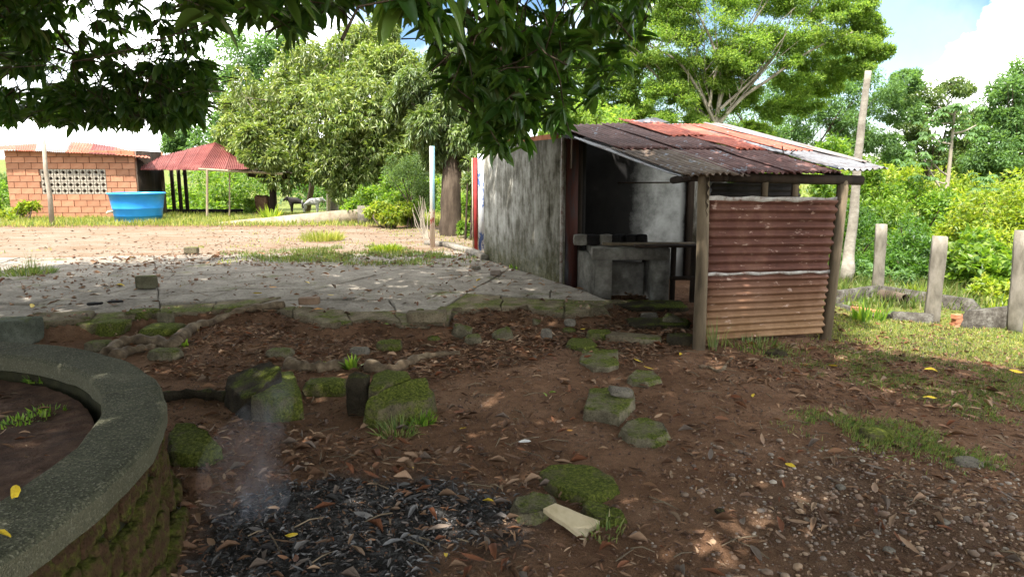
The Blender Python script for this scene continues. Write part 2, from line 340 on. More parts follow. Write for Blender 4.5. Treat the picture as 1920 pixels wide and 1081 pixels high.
# ------------------------------------------------------------------ ground
def ground():
    def axis(dense,lo,hi,step,far):
        a=np.arange(lo,hi,step); l=[lo]; s=step
        while l[-1]>-far: s*=1.16; l.append(l[-1]-s)
        r=[a[-1]]; s=step
        while r[-1]<far: s*=1.13; r.append(r[-1]+s)
        return np.concatenate([np.array(l[1:])[::-1],a,np.array(r[1:])])
    xs=axis(0,-6.5,7.5,.034,900); ys=axis(0,2.2,10.5,.034,900)
    X,Y=np.meshgrid(xs,ys); nx,ny=len(xs),len(ys)
    x=X.ravel(); y=Y.ravel(); z=terr(x,y)
    near=(np.hypot(x,y)<14)&(sd(x,y,slab_poly)>0)
    z=z+np.where(near,.010*n2(x,y,9,41,4)+.004*n2(x,y,26,43,2),0)
    g=lambda p,zz=0: ppoly(p,zz)
    def soft(poly,wd,ns=.6,amp=.3,s=3): return 1-sstep(-wd,wd,sd(x,y,poly)+amp*n2(x,y,ns,s))
    sand=sstep(10,11.5,y+.0*x)*(sd(x,y,plateau)<.6)*(1-sstep(24,26,y))
    sand=sand*(1-sstep(19.3,20.6,y+.5*n2(x,y,.5,4)))
    ash=soft(g([(380,1000),(420,940),(520,905),(640,890),(820,900),(960,925),(1000,960),(930,1010),(840,1060),(760,1120),(330,1130)]),.2,4,.3)
    grav=soft(g([(1380,920),(1500,860),(1620,850),(1760,880),(1960,930),(2000,1100),(1520,1100)]),.3,1,.4)
    lit=soft(g([(1540,640),(1600,600),(1560,560),(2100,560),(2400,640),(2100,720),(1900,690),(1700,665)],-.15),.2,1.2,.3)
    gr=np.clip(np.maximum(lit,np.maximum(sstep(20,21.5,y)*(x<2),sstep(9,11,np.hypot(x,y))*(x>3.4)))*(sd(x,y,plateau)<0)*0+np.maximum(lit*.75,np.maximum(sstep(20.3,21.5,y),sstep(9,11,np.hypot(x,y))*(x>3.6))),0,1)
    col=np.stack([np.clip(sand,0,1),gr,ash,grav],-1)
    i=np.arange(nx*ny).reshape(ny,nx); F=np.stack([i[:-1,:-1],i[:-1,1:],i[1:,1:],i[1:,:-1]],-1).reshape(-1,4)
    m,t,b=base('ground_earth',1.0,.02)
    a=N(t,'ShaderNodeAttribute',attribute_name='zone'); sp=N(t,'ShaderNodeSeparateColor'); L(t,a.outputs['Color'],sp.inputs[0])
    v=coord(t)
    n1=nz_(t,v,1.3,8,.65); n3=nz_(t,v,14,8,.75); n4=nz_(t,v,70,4,.7)
    dirt=ramp(t,n1,[(.3,(.135,.074,.043)),(.5,(.205,.116,.068)),(.7,(.29,.178,.112))])
    dirt=mixc(t,mrange(t,n3,.45,.7,0,.7),dirt,(.09,.047,.028))
    dirt=mixc(t,mrange(t,n4,.62,.75,0,.6),dirt,(.3,.2,.13))
    sandc=ramp(t,nz_(t,coord(t,'Object',(.55,1.9,1)),1.3,9,.78),[(.3,(.19,.115,.07)),(.45,(.24,.18,.125)),(.58,(.28,.235,.18)),(.75,(.24,.17,.115))])
    sandc=mixc(t,mrange(t,n3,.6,.7,0,.7),sandc,(.25,.12,.07))
    sandc=mixc(t,mrange(t,nz_(t,coord(t,'Object',(.5,1.6,1)),3.2,8,.78),.50,.62,0,.6),sandc,(.20,.105,.06))
    gc=ramp(t,nz_(t,v,3,6),[(.3,(.10,.13,.03)),(.5,(.18,.19,.06)),(.7,(.27,.24,.10))])
    farc=ramp(t,nz_(t,v,.05,6),[(.3,(.07,.13,.03)),(.6,(.14,.2,.05))])
    gc=mixc(t,.35,gc,farc)
    ashc=ramp(t,n3,[(.3,(.014,.013,.012)),(.5,(.04,.037,.034)),(.68,(.16,.155,.15))])
    grc=ramp(t,n4,[(.3,(.045,.03,.02)),(.55,(.10,.068,.045)),(.75,(.18,.13,.09))])
    c=mixc(t,sp.outputs[0],dirt,sandc)
    c=mixc(t,sp.outputs[1],c,gc); c=mixc(t,sp.outputs[2],c,ashc); c=mixc(t,mth(t,'MULTIPLY',a.outputs['Alpha'],.6),c,grc)
    L(t,c,b.inputs['Base Color'])
    n5=nz_(t,v,190,3,.6); c=mixc(t,mrange(t,n5,.35,.65,.55,1.0),(0,0,0),c); c=mixc(t,mrange(t,n5,.66,.74,0,.4),c,(.3,.22,.16)); L(t,c,b.inputs['Base Color'])
    h=mth(t,'ADD',mth(t,'ADD',mth(t,'MULTIPLY',n3,1.0),mth(t,'MULTIPLY',n4,.45)),mth(t,'MULTIPLY',n5,.2)); bump(t,b,h,1.0,.03)
    me=npmesh('ground',np.stack([x,y,z],-1),F,m,True)
    ca=me.color_attributes.new('zone','FLOAT_COLOR','POINT'); ca.data.foreach_set('color',col.astype(np.float32).ravel())
    tag(link('ground',me),kind='structure')
ground()

# ------------------------------------------------------------------ cracked concrete slab, piece by piece
def clip(poly,p,n):
    out=[]
    for i in range(len(poly)):
        a=np.array(poly[i-1]); b=np.array(poly[i]); da=(a-p)@n; db=(b-p)@n
        if (da<0)!=(db<0): out.append(tuple(a+(b-a)*da/(da-db)))
        if db>=0: out.append(tuple(b))
    return out
def area(p): p=np.array(p); return abs(np.sum(p[:,0]*np.roll(p[:,1],-1)-p[:,1]*np.roll(p[:,0],-1)))/2
def slab():
    rng=random.Random(11); rt=root('concrete_slab',(-2,9,ZS),kind='structure')
    p0,p1=PZ(300,583,ZS)[:2],PZ(289,480,ZS)[:2]; d=p1-p0; n=np.array([d[1],-d[0]]); n/=np.linalg.norm(n)
    pieces=[clip(slab_poly,p0,n),clip(slab_poly,p0,-n)]
    done=[]
    while pieces:
        p=pieces.pop()
        if len(p)<3: continue
        A=area(p); q=np.array(p); cy=q[:,1].mean()
        lim=.28+.45*max(0,cy-7.6)
        if A<lim*rng.uniform(.7,1.8): done.append(p); continue
        ext=q.max(0)-q.min(0); ang=rng.uniform(-.5,.5)+(0 if ext[1]>ext[0] else math.pi/2)
        nn=np.array([math.sin(ang),math.cos(ang)]); c=q.mean(0)+np.array([rng.uniform(-.15,.15)*ext[0],rng.uniform(-.15,.15)*ext[1]])
        pieces+= [clip(p,c,nn),clip(p,c,-nn)]
    for p in done:
        if area(p)<.01: continue
        q=np.array(p); c=q.mean(0)
        # refine and roughen outline
        o=[]
        for i in range(len(q)):
            a,b=q[i-1],q[i]; k=max(1,int(np.linalg.norm(b-a)/.12))
            for j in range(k):
                s=a+(b-a)*(j/k); o.append(s)
        o=np.array(o); jx=n2(o[:,0],o[:,1],5,3,2)*.035; jy=n2(o[:,0]+9,o[:,1],5,4,2)*.035; fe=(pdist(o[:,0],o[:,1],slab_front[:-1])<.03); jy=jy+np.where(fe,n2(o[:,0],o[:,1],3.1,24,3)*.13-.0,0); o=o+np.stack([jx,jy],-1)
        dirc=c-o; o=o+dirc/np.linalg.norm(dirc,axis=1)[:,None]*.006
        near_e=c[1]<8.3; dz=rng.uniform(-.035,.0) if near_e else rng.uniform(-.007,.006); k_=.05 if near_e else .006; tx,ty=rng.uniform(-k_,k_),rng.uniform(-k_*.2,k_)
        z=ZS+dz+(o[:,0]-c[0])*tx+(o[:,1]-c[1])*ty; n=len(o)
        inn=o+dirc/np.linalg.norm(dirc,axis=1)[:,None]*.014
        V=np.vstack([np.c_[o,z-.085+.012*n2(o[:,0],o[:,1],6,8)],np.c_[o,z-.012],np.c_[inn,z]])
        F=[tuple(range(2*n,3*n))]+[(i,(i+1)%n,n+(i+1)%n,n+i) for i in range(n)]+[(n+i,n+(i+1)%n,2*n+(i+1)%n,2*n+i) for i in range(n)]
        edge=min(float(pdist(np.array([a]),np.array([b]),slab_front[:-1])[0]) for a,b in q)<.05
        wobj('slab_piece',V,F,M['slab_edge'] if edge and c[1]<9.3 else M['slab'],rt)
slab()
# kerb running on behind the slab beside the shed wall
kb=MB(); a=PZ(908,487,ZS)[:2]; pts=[PZ(912,488,ZS)[:2],PZ(880,474,ZS)[:2],PZ(838,462,ZS)[:2],PZ(800,458,ZS)[:2]]
rk=root('kerb',(pts[0][0],pts[0][1],ZS),kind='structure')
for i in range(3):
    p,q=np.array(pts[i]),np.array(pts[i+1]); dd=q-p; MB().box(((p+q)[0]/2,(p+q)[1]/2,ZS+.035),(np.linalg.norm(dd)*.97,.16,.12),math.atan2(dd[1],dd[0])).build('kerb_piece',M['slab'],rk)

# ------------------------------------------------------------------ tin materials
def tin(name,c_lo,c_mid,c_hi,metal=.05,rough=.7,zinc=0.,scale=2.5,stretch=(1,1,1),spots=0):
    m,t,b=base(name,rough,.15); v=coord(t,'Object',stretch); f=nz_(t,v,scale,9,.7); c=ramp(t,f,[(.32,c_lo),(.5,c_mid),(.68,c_hi)])
    f2=nz_(t,v,scale*2.3,8,.75)
    if zinc: c=mixc(t,mrange(t,f2,.66-zinc*.3,.70-zinc*.3,0,.9),c,(.22,.25,.29))
    if spots: c=mixc(t,mrange(t,nz_(t,v,scale*3.7,3,.5),.70,.73,0,spots),c,(.5,.36,.28))
    f3=nz_(t,v,scale*14,5,.7); c=mixc(t,mrange(t,f3,.55,.75,0,.5),c,(c_lo[0]*.5,c_lo[1]*.5,c_lo[2]*.5))
    oi=N(t,'ShaderNodeObjectInfo'); hs=N(t,'ShaderNodeHueSaturation'); L(t,mrange(t,oi.outputs['Random'],0,1,.85,1.15),hs.inputs['Value']); L(t,c,hs.inputs['Color'])
    L(t,hs.outputs[0],b.inputs['Base Color']); b.inputs['Metallic'].default_value=metal; bump(t,b,f3,.25,.004); return m
M['tin_rust_shaded']=tin('shaded_rusty_tin',(.06,.026,.022),(.11,.052,.045),(.19,.11,.095),zinc=.25)  # rusty sheets under the mango, tree shade put into the darker purple brown
M['tin_red_sunlit']=tin('sunlit_red_tin',(.22,.065,.045),(.36,.10,.065),(.44,.15,.10),zinc=.14)  # same roof paint, sunlight put into the brighter orange red
M['tin_zinc']=tin('zinc_tin',(.10,.075,.065),(.19,.19,.20),(.26,.28,.31),.3,.5,zinc=.25)
M['tin_olive']=tin('mossy_tin',(.06,.04,.03),(.125,.09,.065),(.22,.19,.15),zinc=.3)
M['tin_house']=tin('red_house_tin',(.12,.035,.03),(.165,.05,.043),(.22,.085,.07),scale=1.2)
M['tin_house_o']=tin('orange_house_tin',(.28,.065,.04),(.36,.10,.06),(.4,.16,.11),scale=1.2)
M['tin_white']=tin('whitewashed_tin',(.17,.13,.12),(.24,.21,.2),(.3,.28,.27),scale=1.4)
def tin_panel():
    m,t,b=base('panel_tin',.65,.12); p=coord(t); z=N(t,'ShaderNodeSeparateXYZ'); L(t,p,z.inputs[0])
    f=nz_(t,coord(t,'Object',(1,1,.6)),2.2,9,.7)
    up=ramp(t,f,[(.3,(.06,.026,.019)),(.5,(.105,.045,.032)),(.7,(.18,.095,.065))]); lo=ramp(t,f,[(.3,(.12,.06,.03)),(.5,(.21,.12,.06)),(.7,(.29,.18,.10))])
    k=mrange(t,mth(t,'ADD',z.outputs['Z'],mth(t,'MULTIPLY',f,.5)),1.0,.42)
    c=mixc(t,k,up,lo)
    c=mixc(t,mrange(t,nz_(t,coord(t,'Object',(1,1,2.2)),9,4,.6),.63,.68,0,.8),c,(.42,.3,.24))
    c=mixc(t,mrange(t,nz_(t,p,30,5,.7),.5,.8,0,.4),c,(.05,.025,.02))
    L(t,c,b.inputs['Base Color']); b.inputs['Metallic'].default_value=.1; return m
M['tin_panel']=tin_panel()
M['pale_edge']=plain('pale_tin_edge',[(.35,(.13,.07,.055)),(.45,(.28,.25,.22)),(.65,(.42,.40,.37))],12,.6,.3)
def sheet(name,c00,c10,c11,c01,waves,m,parent,amp=.010,nv=8,seed=0,per=8,ragged=0.03,warp=.015,thick=.003,off=0.,ragged_top=0.):
    c00,c10,c11,c01=[np.array(c,float) for c in (c00,c10,c11,c01)]
    nu=int(waves*per); u=np.linspace(0,1,nu+1); v=np.linspace(0,1,nv+1); U,Vv=np.meshgrid(u,v)
    rag=ragged*n2(u*waves*.9,u*0+seed,1.7,seed,3); L0=np.linalg.norm(c01-c00)
    rt=ragged_top*n2(u*waves*.7,u*0+seed+5,1.7,seed,3)
    V2=Vv*(1+rag[None,:]/L0)+(1-Vv)*(rt[None,:]/L0)
    Pn=(1-U)[...,None]*(1-V2)[...,None]*c00+U[...,None]*(1-V2)[...,None]*c10+U[...,None]*V2[...,None]*c11+(1-U)[...,None]*V2[...,None]*c01
    nrm=np.cross(c10-c00,c01-c00); nrm/=np.linalg.norm(nrm); 
    if nrm[2]<0 or (abs(nrm[2])<.05 and nrm[1]>0): nrm=-nrm
    hgt=amp*np.sin(2*np.pi*waves*U)+warp*n2(U*2.3+seed,Vv*2.1,1,seed,2)+off
    Pn=Pn+hgt[...,None]*nrm; V=Pn.reshape(-1,3); i=np.arange(V.shape[0]).reshape(nv+1,nu+1)
    F=np.stack([i[:-1,:-1],i[:-1,1:],i[1:,1:],i[1:,:-1]],-1).reshape(-1,4)
    o=wobj(name,V,F,m,parent,True)
    md=o.modifiers.new('thickness','SOLIDIFY'); md.thickness=thick; md.offset=0
    return o

# ------------------------------------------------------------------ the lean-to kitchen shed
def lerp(a,b,t): return np.array(a,float)*(1-t)+np.array(b,float)*t
zf=.0
A=at(1046,236,9.75); E_=at(1352,240,10.9); B=at(1296,326,6.62); Cc=at(1650,322,7.35)
shed=root('kitchen_shed',(2.2,8.3,0),'open lean-to kitchen shed with patchwork rusty tin roof and sooty stained walls','shed')
def stained():
    m,t,b=base('stained_plaster',.95,.05); v=coord(t); vs=coord(t,'Object',(1,1,.28))
    f=nz_(t,vs,3.2,10,.74); f1=nz_(t,v,5,8,.7)
    c=ramp(t,mth(t,'ADD',mth(t,'MULTIPLY',f,.7),mth(t,'MULTIPLY',f1,.3)),[(.38,(.05,.047,.035)),(.47,(.17,.16,.13)),(.55,(.34,.33,.29)),(.68,(.5,.49,.44))])
    z=N(t,'ShaderNodeSeparateXYZ'); L(t,v,z.inputs[0])
    low=mrange(t,mth(t,'ADD',z.outputs['Z'],mth(t,'MULTIPLY',f1,.9)),1.25,.75); c=mixc(t,mth(t,'MULTIPLY',low,.75),c,ramp(t,nz_(t,v,16,6,.7),[(.35,(.03,.035,.012)),(.55,(.10,.095,.04)),(.7,(.22,.2,.12))]))
    top=mrange(t,mth(t,'ADD',z.outputs['Z'],mth(t,'MULTIPLY',f1,.4)),2.3,2.5); c=mixc(t,mth(t,'MULTIPLY',top,.8),c,(.08,.07,.05))
    L(t,c,b.inputs['Base Color']); bump(t,b,nz_(t,v,28,7,.75),.6,.008); return m
M['plaster']=stained()
Wn=np.array(FARW)-np.array(CORN); wl=np.linalg.norm(Wn); wd=Wn/wl; ev=np.array([-wd[1],wd[0],0])*-1   # ev: to the right along the facade
if ev[0]<0: ev=-ev
angw=math.atan2(wd[1],wd[0])
ztop=2.27
mid=(CORN+FARW)/2+ev*.06
MB().box((mid[0],mid[1],(ztop-.12)/2+.05),(wl,.12,ztop-.12+.1-.02),angw).build('side_wall',M['plaster'],shed)
# row of clay blocks along the top of the side wall
M['clay']=plain('fired_clay',[(.3,(.25,.09,.045)),(.5,(.36,.15,.08)),(.7,(.42,.2,.12))],8,.9,.4,.006,rnd=.18)
bm_=MB().box((0,0,0),(.29,.115,.11)); bme=pymesh('brick',bm_.V,bm_.F,M['clay'])
for k in range(9):
    if k in (0,): continue
    p=CORN+wd*(.17+.31*k)+ev*.06; link('brick',bme,shed,(p[0],p[1],ztop-.015),(0,0,angw))
# jamb column at the corner, rusty red paint
M['jamb']=plain('flaking_red_jamb',[(.35,(.03,.014,.012)),(.5,(.07,.026,.02)),(.6,(.04,.038,.04)),(.75,(.12,.12,.13))],6,.7,.4,.005,(1,1,.15))
p=CORN+ev*.155-wd*.02; MB().box((p[0],p[1],1.17),(.07,.17,2.1),math.atan2(ev[1],ev[0])+math.pi/2).build('jamb_post',M['jamb'],shed)
p=CORN+ev*.285-wd*.0; MB().box((p[0],p[1],1.19),(.05,.11,2.06),math.atan2(ev[1],ev[0])).build('door_frame',M['wood_dark'],shed)
MB().box((CORN[0]+ev[0]*.01-wd[0]*.012,CORN[1]+ev[1]*.01-wd[1]*.012,1.2),(.04,.02,2.1),math.atan2(ev[1],ev[0])).build('corner_strip',M['pale_edge'],shed)
# back wall: soot to the left, grey to the right
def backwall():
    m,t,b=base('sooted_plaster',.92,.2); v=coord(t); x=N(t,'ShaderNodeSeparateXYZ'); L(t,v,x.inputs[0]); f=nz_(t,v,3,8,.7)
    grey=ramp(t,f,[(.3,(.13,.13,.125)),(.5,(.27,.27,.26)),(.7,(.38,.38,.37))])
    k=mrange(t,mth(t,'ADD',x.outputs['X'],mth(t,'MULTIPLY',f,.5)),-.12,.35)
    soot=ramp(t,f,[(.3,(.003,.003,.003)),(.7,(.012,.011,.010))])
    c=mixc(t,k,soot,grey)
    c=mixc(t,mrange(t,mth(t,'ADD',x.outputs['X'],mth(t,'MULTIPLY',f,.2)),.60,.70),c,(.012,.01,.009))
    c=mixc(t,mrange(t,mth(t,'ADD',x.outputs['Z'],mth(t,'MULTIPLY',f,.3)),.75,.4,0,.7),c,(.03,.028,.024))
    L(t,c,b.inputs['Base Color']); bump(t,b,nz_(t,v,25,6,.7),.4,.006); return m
BW0=CORN+ev*.32+wd*.55; BW1=BW0+ev*2.2; q=(BW0+BW1)/2
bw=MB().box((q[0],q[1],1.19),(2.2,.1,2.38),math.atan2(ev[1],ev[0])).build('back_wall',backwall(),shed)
q=q-wd*.058+np.array([0,0,0]); MB().box((q[0]+ev[0]*.3,q[1]+ev[1]*.3,1.62),(.98,.016,.02),math.atan2(ev[1],ev[0])).build('wall_ledge',M['wood_dark'],shed)
p=CORN+ev*.36+wd*.27; MB().box((p[0],p[1],1.2),(.09,.5,2.3),math.atan2(ev[1],ev[0])).build('recess_wall',M['soot'],shed)
p=BW1+ev*.06-wd*.02; MB().box((p[0],p[1],1.2),(.12,.14,2.3),math.atan2(ev[1],ev[0])).build('end_post',M['wood_dark'],shed)
# timber frame
P1t=at(1319,330,6.80); P1b=np.array(G(1310,655)); P2t=at(1581,338,7.28); P2b=np.array(G(1546,636))
MB().tube([P1b-[0,0,.15],lerp(P1b,P1t,.5)+[.01,0,0],P1t+[0,0,.02]],[.062,.058,.055],10,True,.06).build('corner_post',M['wood'],shed,True)
MB().tube([P2b-[0,0,.15],lerp(P2b,P2t,.5)+[.012,0,0],P2t+[0,0,.0]],[.058,.056,.056],10,True,.06).build('corner_post',M['wood'],shed,True)
MB().tube([P1t+[-.12,.02,-.0],lerp(P1t,P2t,.5)+[0,.03,.0],P2t+[.22,.05,-.0]],[.05,.052,.05],8,True,.08).build('eave_beam',M['wood_dark'],shed,True)
MB().tube([at(1262,338,8.6),P1t+[-.02,.12,.0]],.045,8).build('side_beam',M['wood_dark'],shed,True)
for px,pz in ((1433,0),(1490,1)):
    a=at(px,372,7.03+.13*pz); c_=at(px+1,338,7.05+.13*pz); MB().box(((a+c_)/2)[:3],(.055,.05,abs(c_[2]-a[2])+.06)).build('batten',M['wood'],shed)
for k in (.2,.4,.62,.85):
    a=lerp(A,E_,k); c_=lerp(B,Cc,k*.95); MB().tube([a+[0,0,-.075],lerp(a,c_,.5)+[0,0,-.085],c_+[0,.1,-.045]],.032,6).build('rafter',M['wood_dark'],shed)
a=A+[0,0,-.09]; c_=E_+[0,0,-.09]; MB().tube([a,c_],.04,6).build('ridge_beam',M['wood_dark'],shed)
# front panel: two corrugated sheets with the ribs running level
def pn(px,py,k): return at(px,py,lerp([6.86],[7.22],k)[0])
TL=pn(1326,372,0); TR=pn(1568,374,1); BL=pn(1316,640,0); BR=pn(1541,624,1)
ML=lerp(TL,BL,.52); MR=lerp(TR,BR,.53)
sheet('tin_sheet',TL,BL*0+ML+(ML-TL)*.03,MR+(MR-TR)*.03,TR,9,M['tin_panel'],shed,.018,14,3,8,.02,.016)
sheet('tin_sheet',ML-[0,.0,0]+[0,-.012,0],BL,BR,MR+[0,-.012,0],9,M['tin_panel'],shed,.018,14,5,8,.03,.018)
def strip(a,b,hgt,name,m): 
    n=12; pts=[lerp(a,b,i/n)+[0,-.02,.006*math.sin(i*2.1)] for i in range(n+1)]; V=[];F=[]
    for i,pt in enumerate(pts):
        hh=hgt*(1+.25*math.sin(i*1.7)); V+=[pt+[0,0,-hh/2],pt+[0,0,hh/2],pt+[0,.012,hh/2],pt+[0,.012,-hh/2]]
        if i: 
            k=4*i; F+=[(k-4+j,k+j,k+(j+1)%4,k-4+(j+1)%4) for j in range(4)]
    F+=[(3,2,1,0),(4*n,4*n+1,4*n+2,4*n+3)]
    wobj(name,V,F,m,shed)
strip(TL,TR,.045,'sheet_edge',M['pale_edge']); strip(ML+[0,-.012,0],MR+[0,-.012,0],.028,'sheet_edge',M['pale_edge'])
# rear and inner panels of the enclosure
RL=at(1322,342,8.45); RR=at(1500,343,8.7)
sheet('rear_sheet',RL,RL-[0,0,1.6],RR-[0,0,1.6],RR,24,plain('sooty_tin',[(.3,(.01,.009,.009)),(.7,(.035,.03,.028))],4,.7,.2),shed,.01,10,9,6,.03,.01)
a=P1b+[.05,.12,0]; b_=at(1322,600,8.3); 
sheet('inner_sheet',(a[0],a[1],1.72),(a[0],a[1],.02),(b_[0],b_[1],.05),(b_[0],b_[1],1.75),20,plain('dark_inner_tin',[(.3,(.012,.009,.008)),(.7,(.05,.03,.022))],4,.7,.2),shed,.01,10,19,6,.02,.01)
# patchwork roof
def roof(u,v): return lerp(lerp(A,E_,u),lerp(B,Cc,u),v)
def rs(u0,u1,v0,v1,w,m,seed,off,rag=.05,sk=0,top=0.):
    return sheet('roof_sheet',roof(u0,v0),roof(u1,v0),roof(u1+sk,v1),roof(u0+sk,v1),w,m,shed,.0125,12,seed,8,rag,.022,.003,off,top)
rs(-.03,.30,-.03,.60,10,M['tin_rust_shaded'],1,.014); rs(.26,.58,-.04,.62,10,M['tin_rust_shaded'],2,.026); rs(.55,.83,-.03,.66,9,M['tin_red_sunlit'],3,.036,top=.04); rs(.79,1.02,-.02,.70,7,M['tin_red_sunlit'],4,.05,top=.05)
rs(-.04,.27,.55,1.02,9,M['tin_olive'],5,.0,.06); rs(.22,.52,.54,1.01,9,M['tin_rust_shaded'],6,.011,.05); rs(.48,.76,.56,1.02,9,M['tin_rust_shaded'],7,.022,.04); rs(.73,1.03,.60,1.01,9,M['tin_zinc'],8,.034,.03)
rs(.40,.62,-.10,.34,6,M['tin_red_sunlit'],12,.055,.05,.02,.06); rs(.62,.80,-.06,.62,6,M['tin_zinc'],13,.028,.03)
sheet('roof_sheet',roof(-.075,.30),roof(.015,.28),roof(.03,.97),roof(-.06,1.0),3,M['tin_zinc'],shed,.011,12,33,8,.05,.03,.003,-.02)
# folded bright ridge strip and the bent-up corner
wobj('ridge_flashing',[roof(.42,-.06)+[0,0,.04],roof(.60,-.05)+[0,0,.12],roof(.66,.0)+[0,0,.07],roof(.5,.0)+[0,0,.06]],[(0,1,2,3)],M['tin_zinc'],shed).modifiers.new('thickness','SOLIDIFY').thickness=.004
sheet('edge_sheet',roof(.90,-.04),roof(1.03,-.02),roof(1.035,.93),roof(.975,.93),2,M['tin_white'],shed,.008,10,44,8,.03,.01,.003,.062)
# small building body behind the kitchen (its other walls)
p=FARW+ev*1.6; 
MB().box((p[0]+ev[0]*.25,p[1]+ev[1]*.25,1.0),(2.9,.12,2.2),math.atan2(ev[1],ev[0])).build('rear_wall',M['plaster'],shed)
p=CORN+ev*2.95+wd*1.3; MB().box((p[0],p[1],1.0),(wl*.78,.1,2.2),angw).build('far_side_wall',M['plaster'],shed)

# dead twig lying on the roof
tb=MB(); 
for a,b_ in (((1440,292),(1500,300)),((1470,300),(1466,282)),((1478,296),(1492,288)),((1462,302),(1470,312))):
    tb.tube([at(*a,8.0)+[0,0,.03],at(*b_,8.0)+[0,0,.05]],.007,5)
tag(tb.build('dead_twig',M['bark']),'dead forked twig lying on the rusty shed roof','twig')

# ------------------------------------------------------------------ concrete cooking counter
ct=root('cooking_counter',(1.6,9.0,.1),'worn concrete cooking counter with two legs under the shed roof','counter')
M['conc_dark']=plain('smoky_concrete',[(.3,(.06,.055,.045)),(.5,(.14,.13,.11)),(.7,(.24,.23,.2))],6,.9,.6,.01)
def blk(px0,px1,py0,py1,Y,dep,name,m,par):
    a=at(px0,py0,Y); b_=at(px1,py1,Y); MB().box(((a[0]+b_[0])/2,Y+dep/2,(a[2]+b_[2])/2),(abs(b_[0]-a[0]),dep,abs(a[2]-b_[2]))).build(name,m,par)
blk(1117,1146,487,566,8.95,.75,'leg',M['conc_dark'],ct); blk(1224,1253,487,574,8.95,.75,'leg',M['conc_dark'],ct)
blk(1146,1224,492,562,9.55,.08,'back_panel',M['conc_dark'],ct); blk(1112,1256,466,487,8.92,.80,'counter_top',M['conc_dark'],ct)
# the solid flank on the left, running back to the jamb
a=at(1117,500,8.95); c_=at(1084,500,9.6)
MB().prism([(a[0]-.0,a[1]),(a[0]+.02,9.72),(c_[0],9.72),(c_[0],c_[1])],.0,float(at(1100,476,9.2)[2])).build('flank',M['conc_dark'],ct)
zt=float(at(1180,466,8.92)[2])+.002
def rock(name,c,size,m,seed,rz=0,tilt=(0,0),blocky=.5,n=9,amp=.12,parent=None,link_=True):
    g=np.linspace(-1,1,n); V=[];F=[];idx={}
    for ax in range(3):
        for s in (-1,1):
            for i in range(n-1):
                for j in range(n-1):
                    f=[]
                    for (ii,jj) in ((i,j),(i+1,j),(i+1,j+1),(i,j+1)):
                        p=[0,0,0]; p[ax]=s; p[(ax+1)%3]=g[ii]; p[(ax+2)%3]=g[jj]; k=tuple(round(q,4) for q in p)
                        if k not in idx: idx[k]=len(V); V.append(p)
                        f.append(idx[k])
                    F.append(f if s>0 else f[::-1])
    V=np.array(V,float); sph=V/np.linalg.norm(V,axis=1)[:,None]; pw=V*.96/(np.sum(np.abs(V*.96)**14,axis=1)[:,None]**(1/14))
    V=sph*(1-blocky)+pw*blocky
    sz=np.array(size,float)/2; q=V*sz/sz.mean()
    fq=V/np.array([1,1,1.])*np.array(size)/max(size); d=fbm(fq*1.6+seed*7.1,seed,3)*amp*2+np.abs(fbm(fq*4+seed,seed+5,3))*amp*-1.6+amp*.4
    V=V*(1+d[:,None])*sz
    mm=np.array(Euler((tilt[0],tilt[1],rz)).to_matrix()); V=V@mm.T+np.array(c,float)
    return wobj(name,V,np.array(F),m,parent,True)
# hearth stones standing on the counter
hs_=[(1088,440,463,.0),(1110,443,464,1),(1136,443,464,0),(1160,444,464,1),(1184,441,464,1),(1203,444,463,1)]
lab=['grey hearth block at the left end of the counter','long pale grey hearth block left of centre on the counter','pale grey hearth block with broken face on the counter','sooty hearth block in the middle of the counter','tall sooty hearth block right of centre on the counter','small black hearth block at the right end of the stones']
for i,(px,y0,y1,dk) in enumerate(hs_):
    a=at(px,(y0+y1)/2,9.35); o=rock('hearth_stone',(a[0],a[1],zt+.075),(.19,.15,.15),M['soot'] if dk else M['conc_dark'],50+i,rz=i*.3,blocky=.8,n=6,amp=.06); tag(o,lab[i],'stone','hearth stones on the counter')
# plank shelf to the right of the counter
sh=root('plank_bench',(2.3,8.9,.2),'dark plank bench right of the concrete counter','bench')
for k,(y,dz) in enumerate(((8.95,0),(9.13,.01),(9.31,-.005))):
    a=at(1190 if k==0 else 1130,470,y); b_=at(1304,470,y); MB().box(((a[0]+b_[0])/2,y,zt+.03+dz),(b_[0]-a[0],.16,.03)).build('plank',M['wood_dark'] if k!=1 else M['wood'],sh)
for px in (1262,1300):
    a=at(px,500,9.1); MB().box((a[0],9.1,zt/2),(.06,.07,zt)).build('leg',M['wood_dark'],sh)
a=at(1256,520,9.05); b_=at(1302,522,9.05); MB().box(((a+b_)/2)[:3],(b_[0]-a[0],.05,.05)).build('rail',M['wood_dark'],sh)

# ------------------------------------------------------------------ striped column behind the shed
cl=root('striped_column',at(896,455,13.6)*[1,1,0]+[0,0,.2],'square column painted with a red stripe and flaking blue and white behind the shed','column')
M['flake_blue']=plain('flaking_blue_white',[(.4,(.55,.56,.55)),(.5,(.5,.52,.55)),(.54,(.07,.12,.3)),(.7,(.12,.18,.4))],5,.7,.3,.004,(1,1,.5))
M['red_paint']=plain('old_red_paint',[(.3,(.24,.03,.03)),(.6,(.36,.05,.045)),(.8,(.4,.14,.12))],5,.7,.3,.004)
M['cream']=plain('cream_plaster',[(.3,(.36,.31,.2)),(.6,(.55,.5,.38))],5,.9,.3,.006)
for (x0,x1,y0,nm,m,dy) in ((884,887,296,'edge',M['cream'],0),(887,895,296,'red_stripe',M['red_paint'],.02),(895,909,288,'panel',M['flake_blue'],.05)):
    a=at(x0,y0,13.6+dy); b_=at(x1,457,13.6+dy); MB().box(((a[0]+b_[0])/2,13.75+dy,(a[2]+.05)/2+.0),(b_[0]-a[0],.2,a[2]-.05)).build(nm,m,cl)

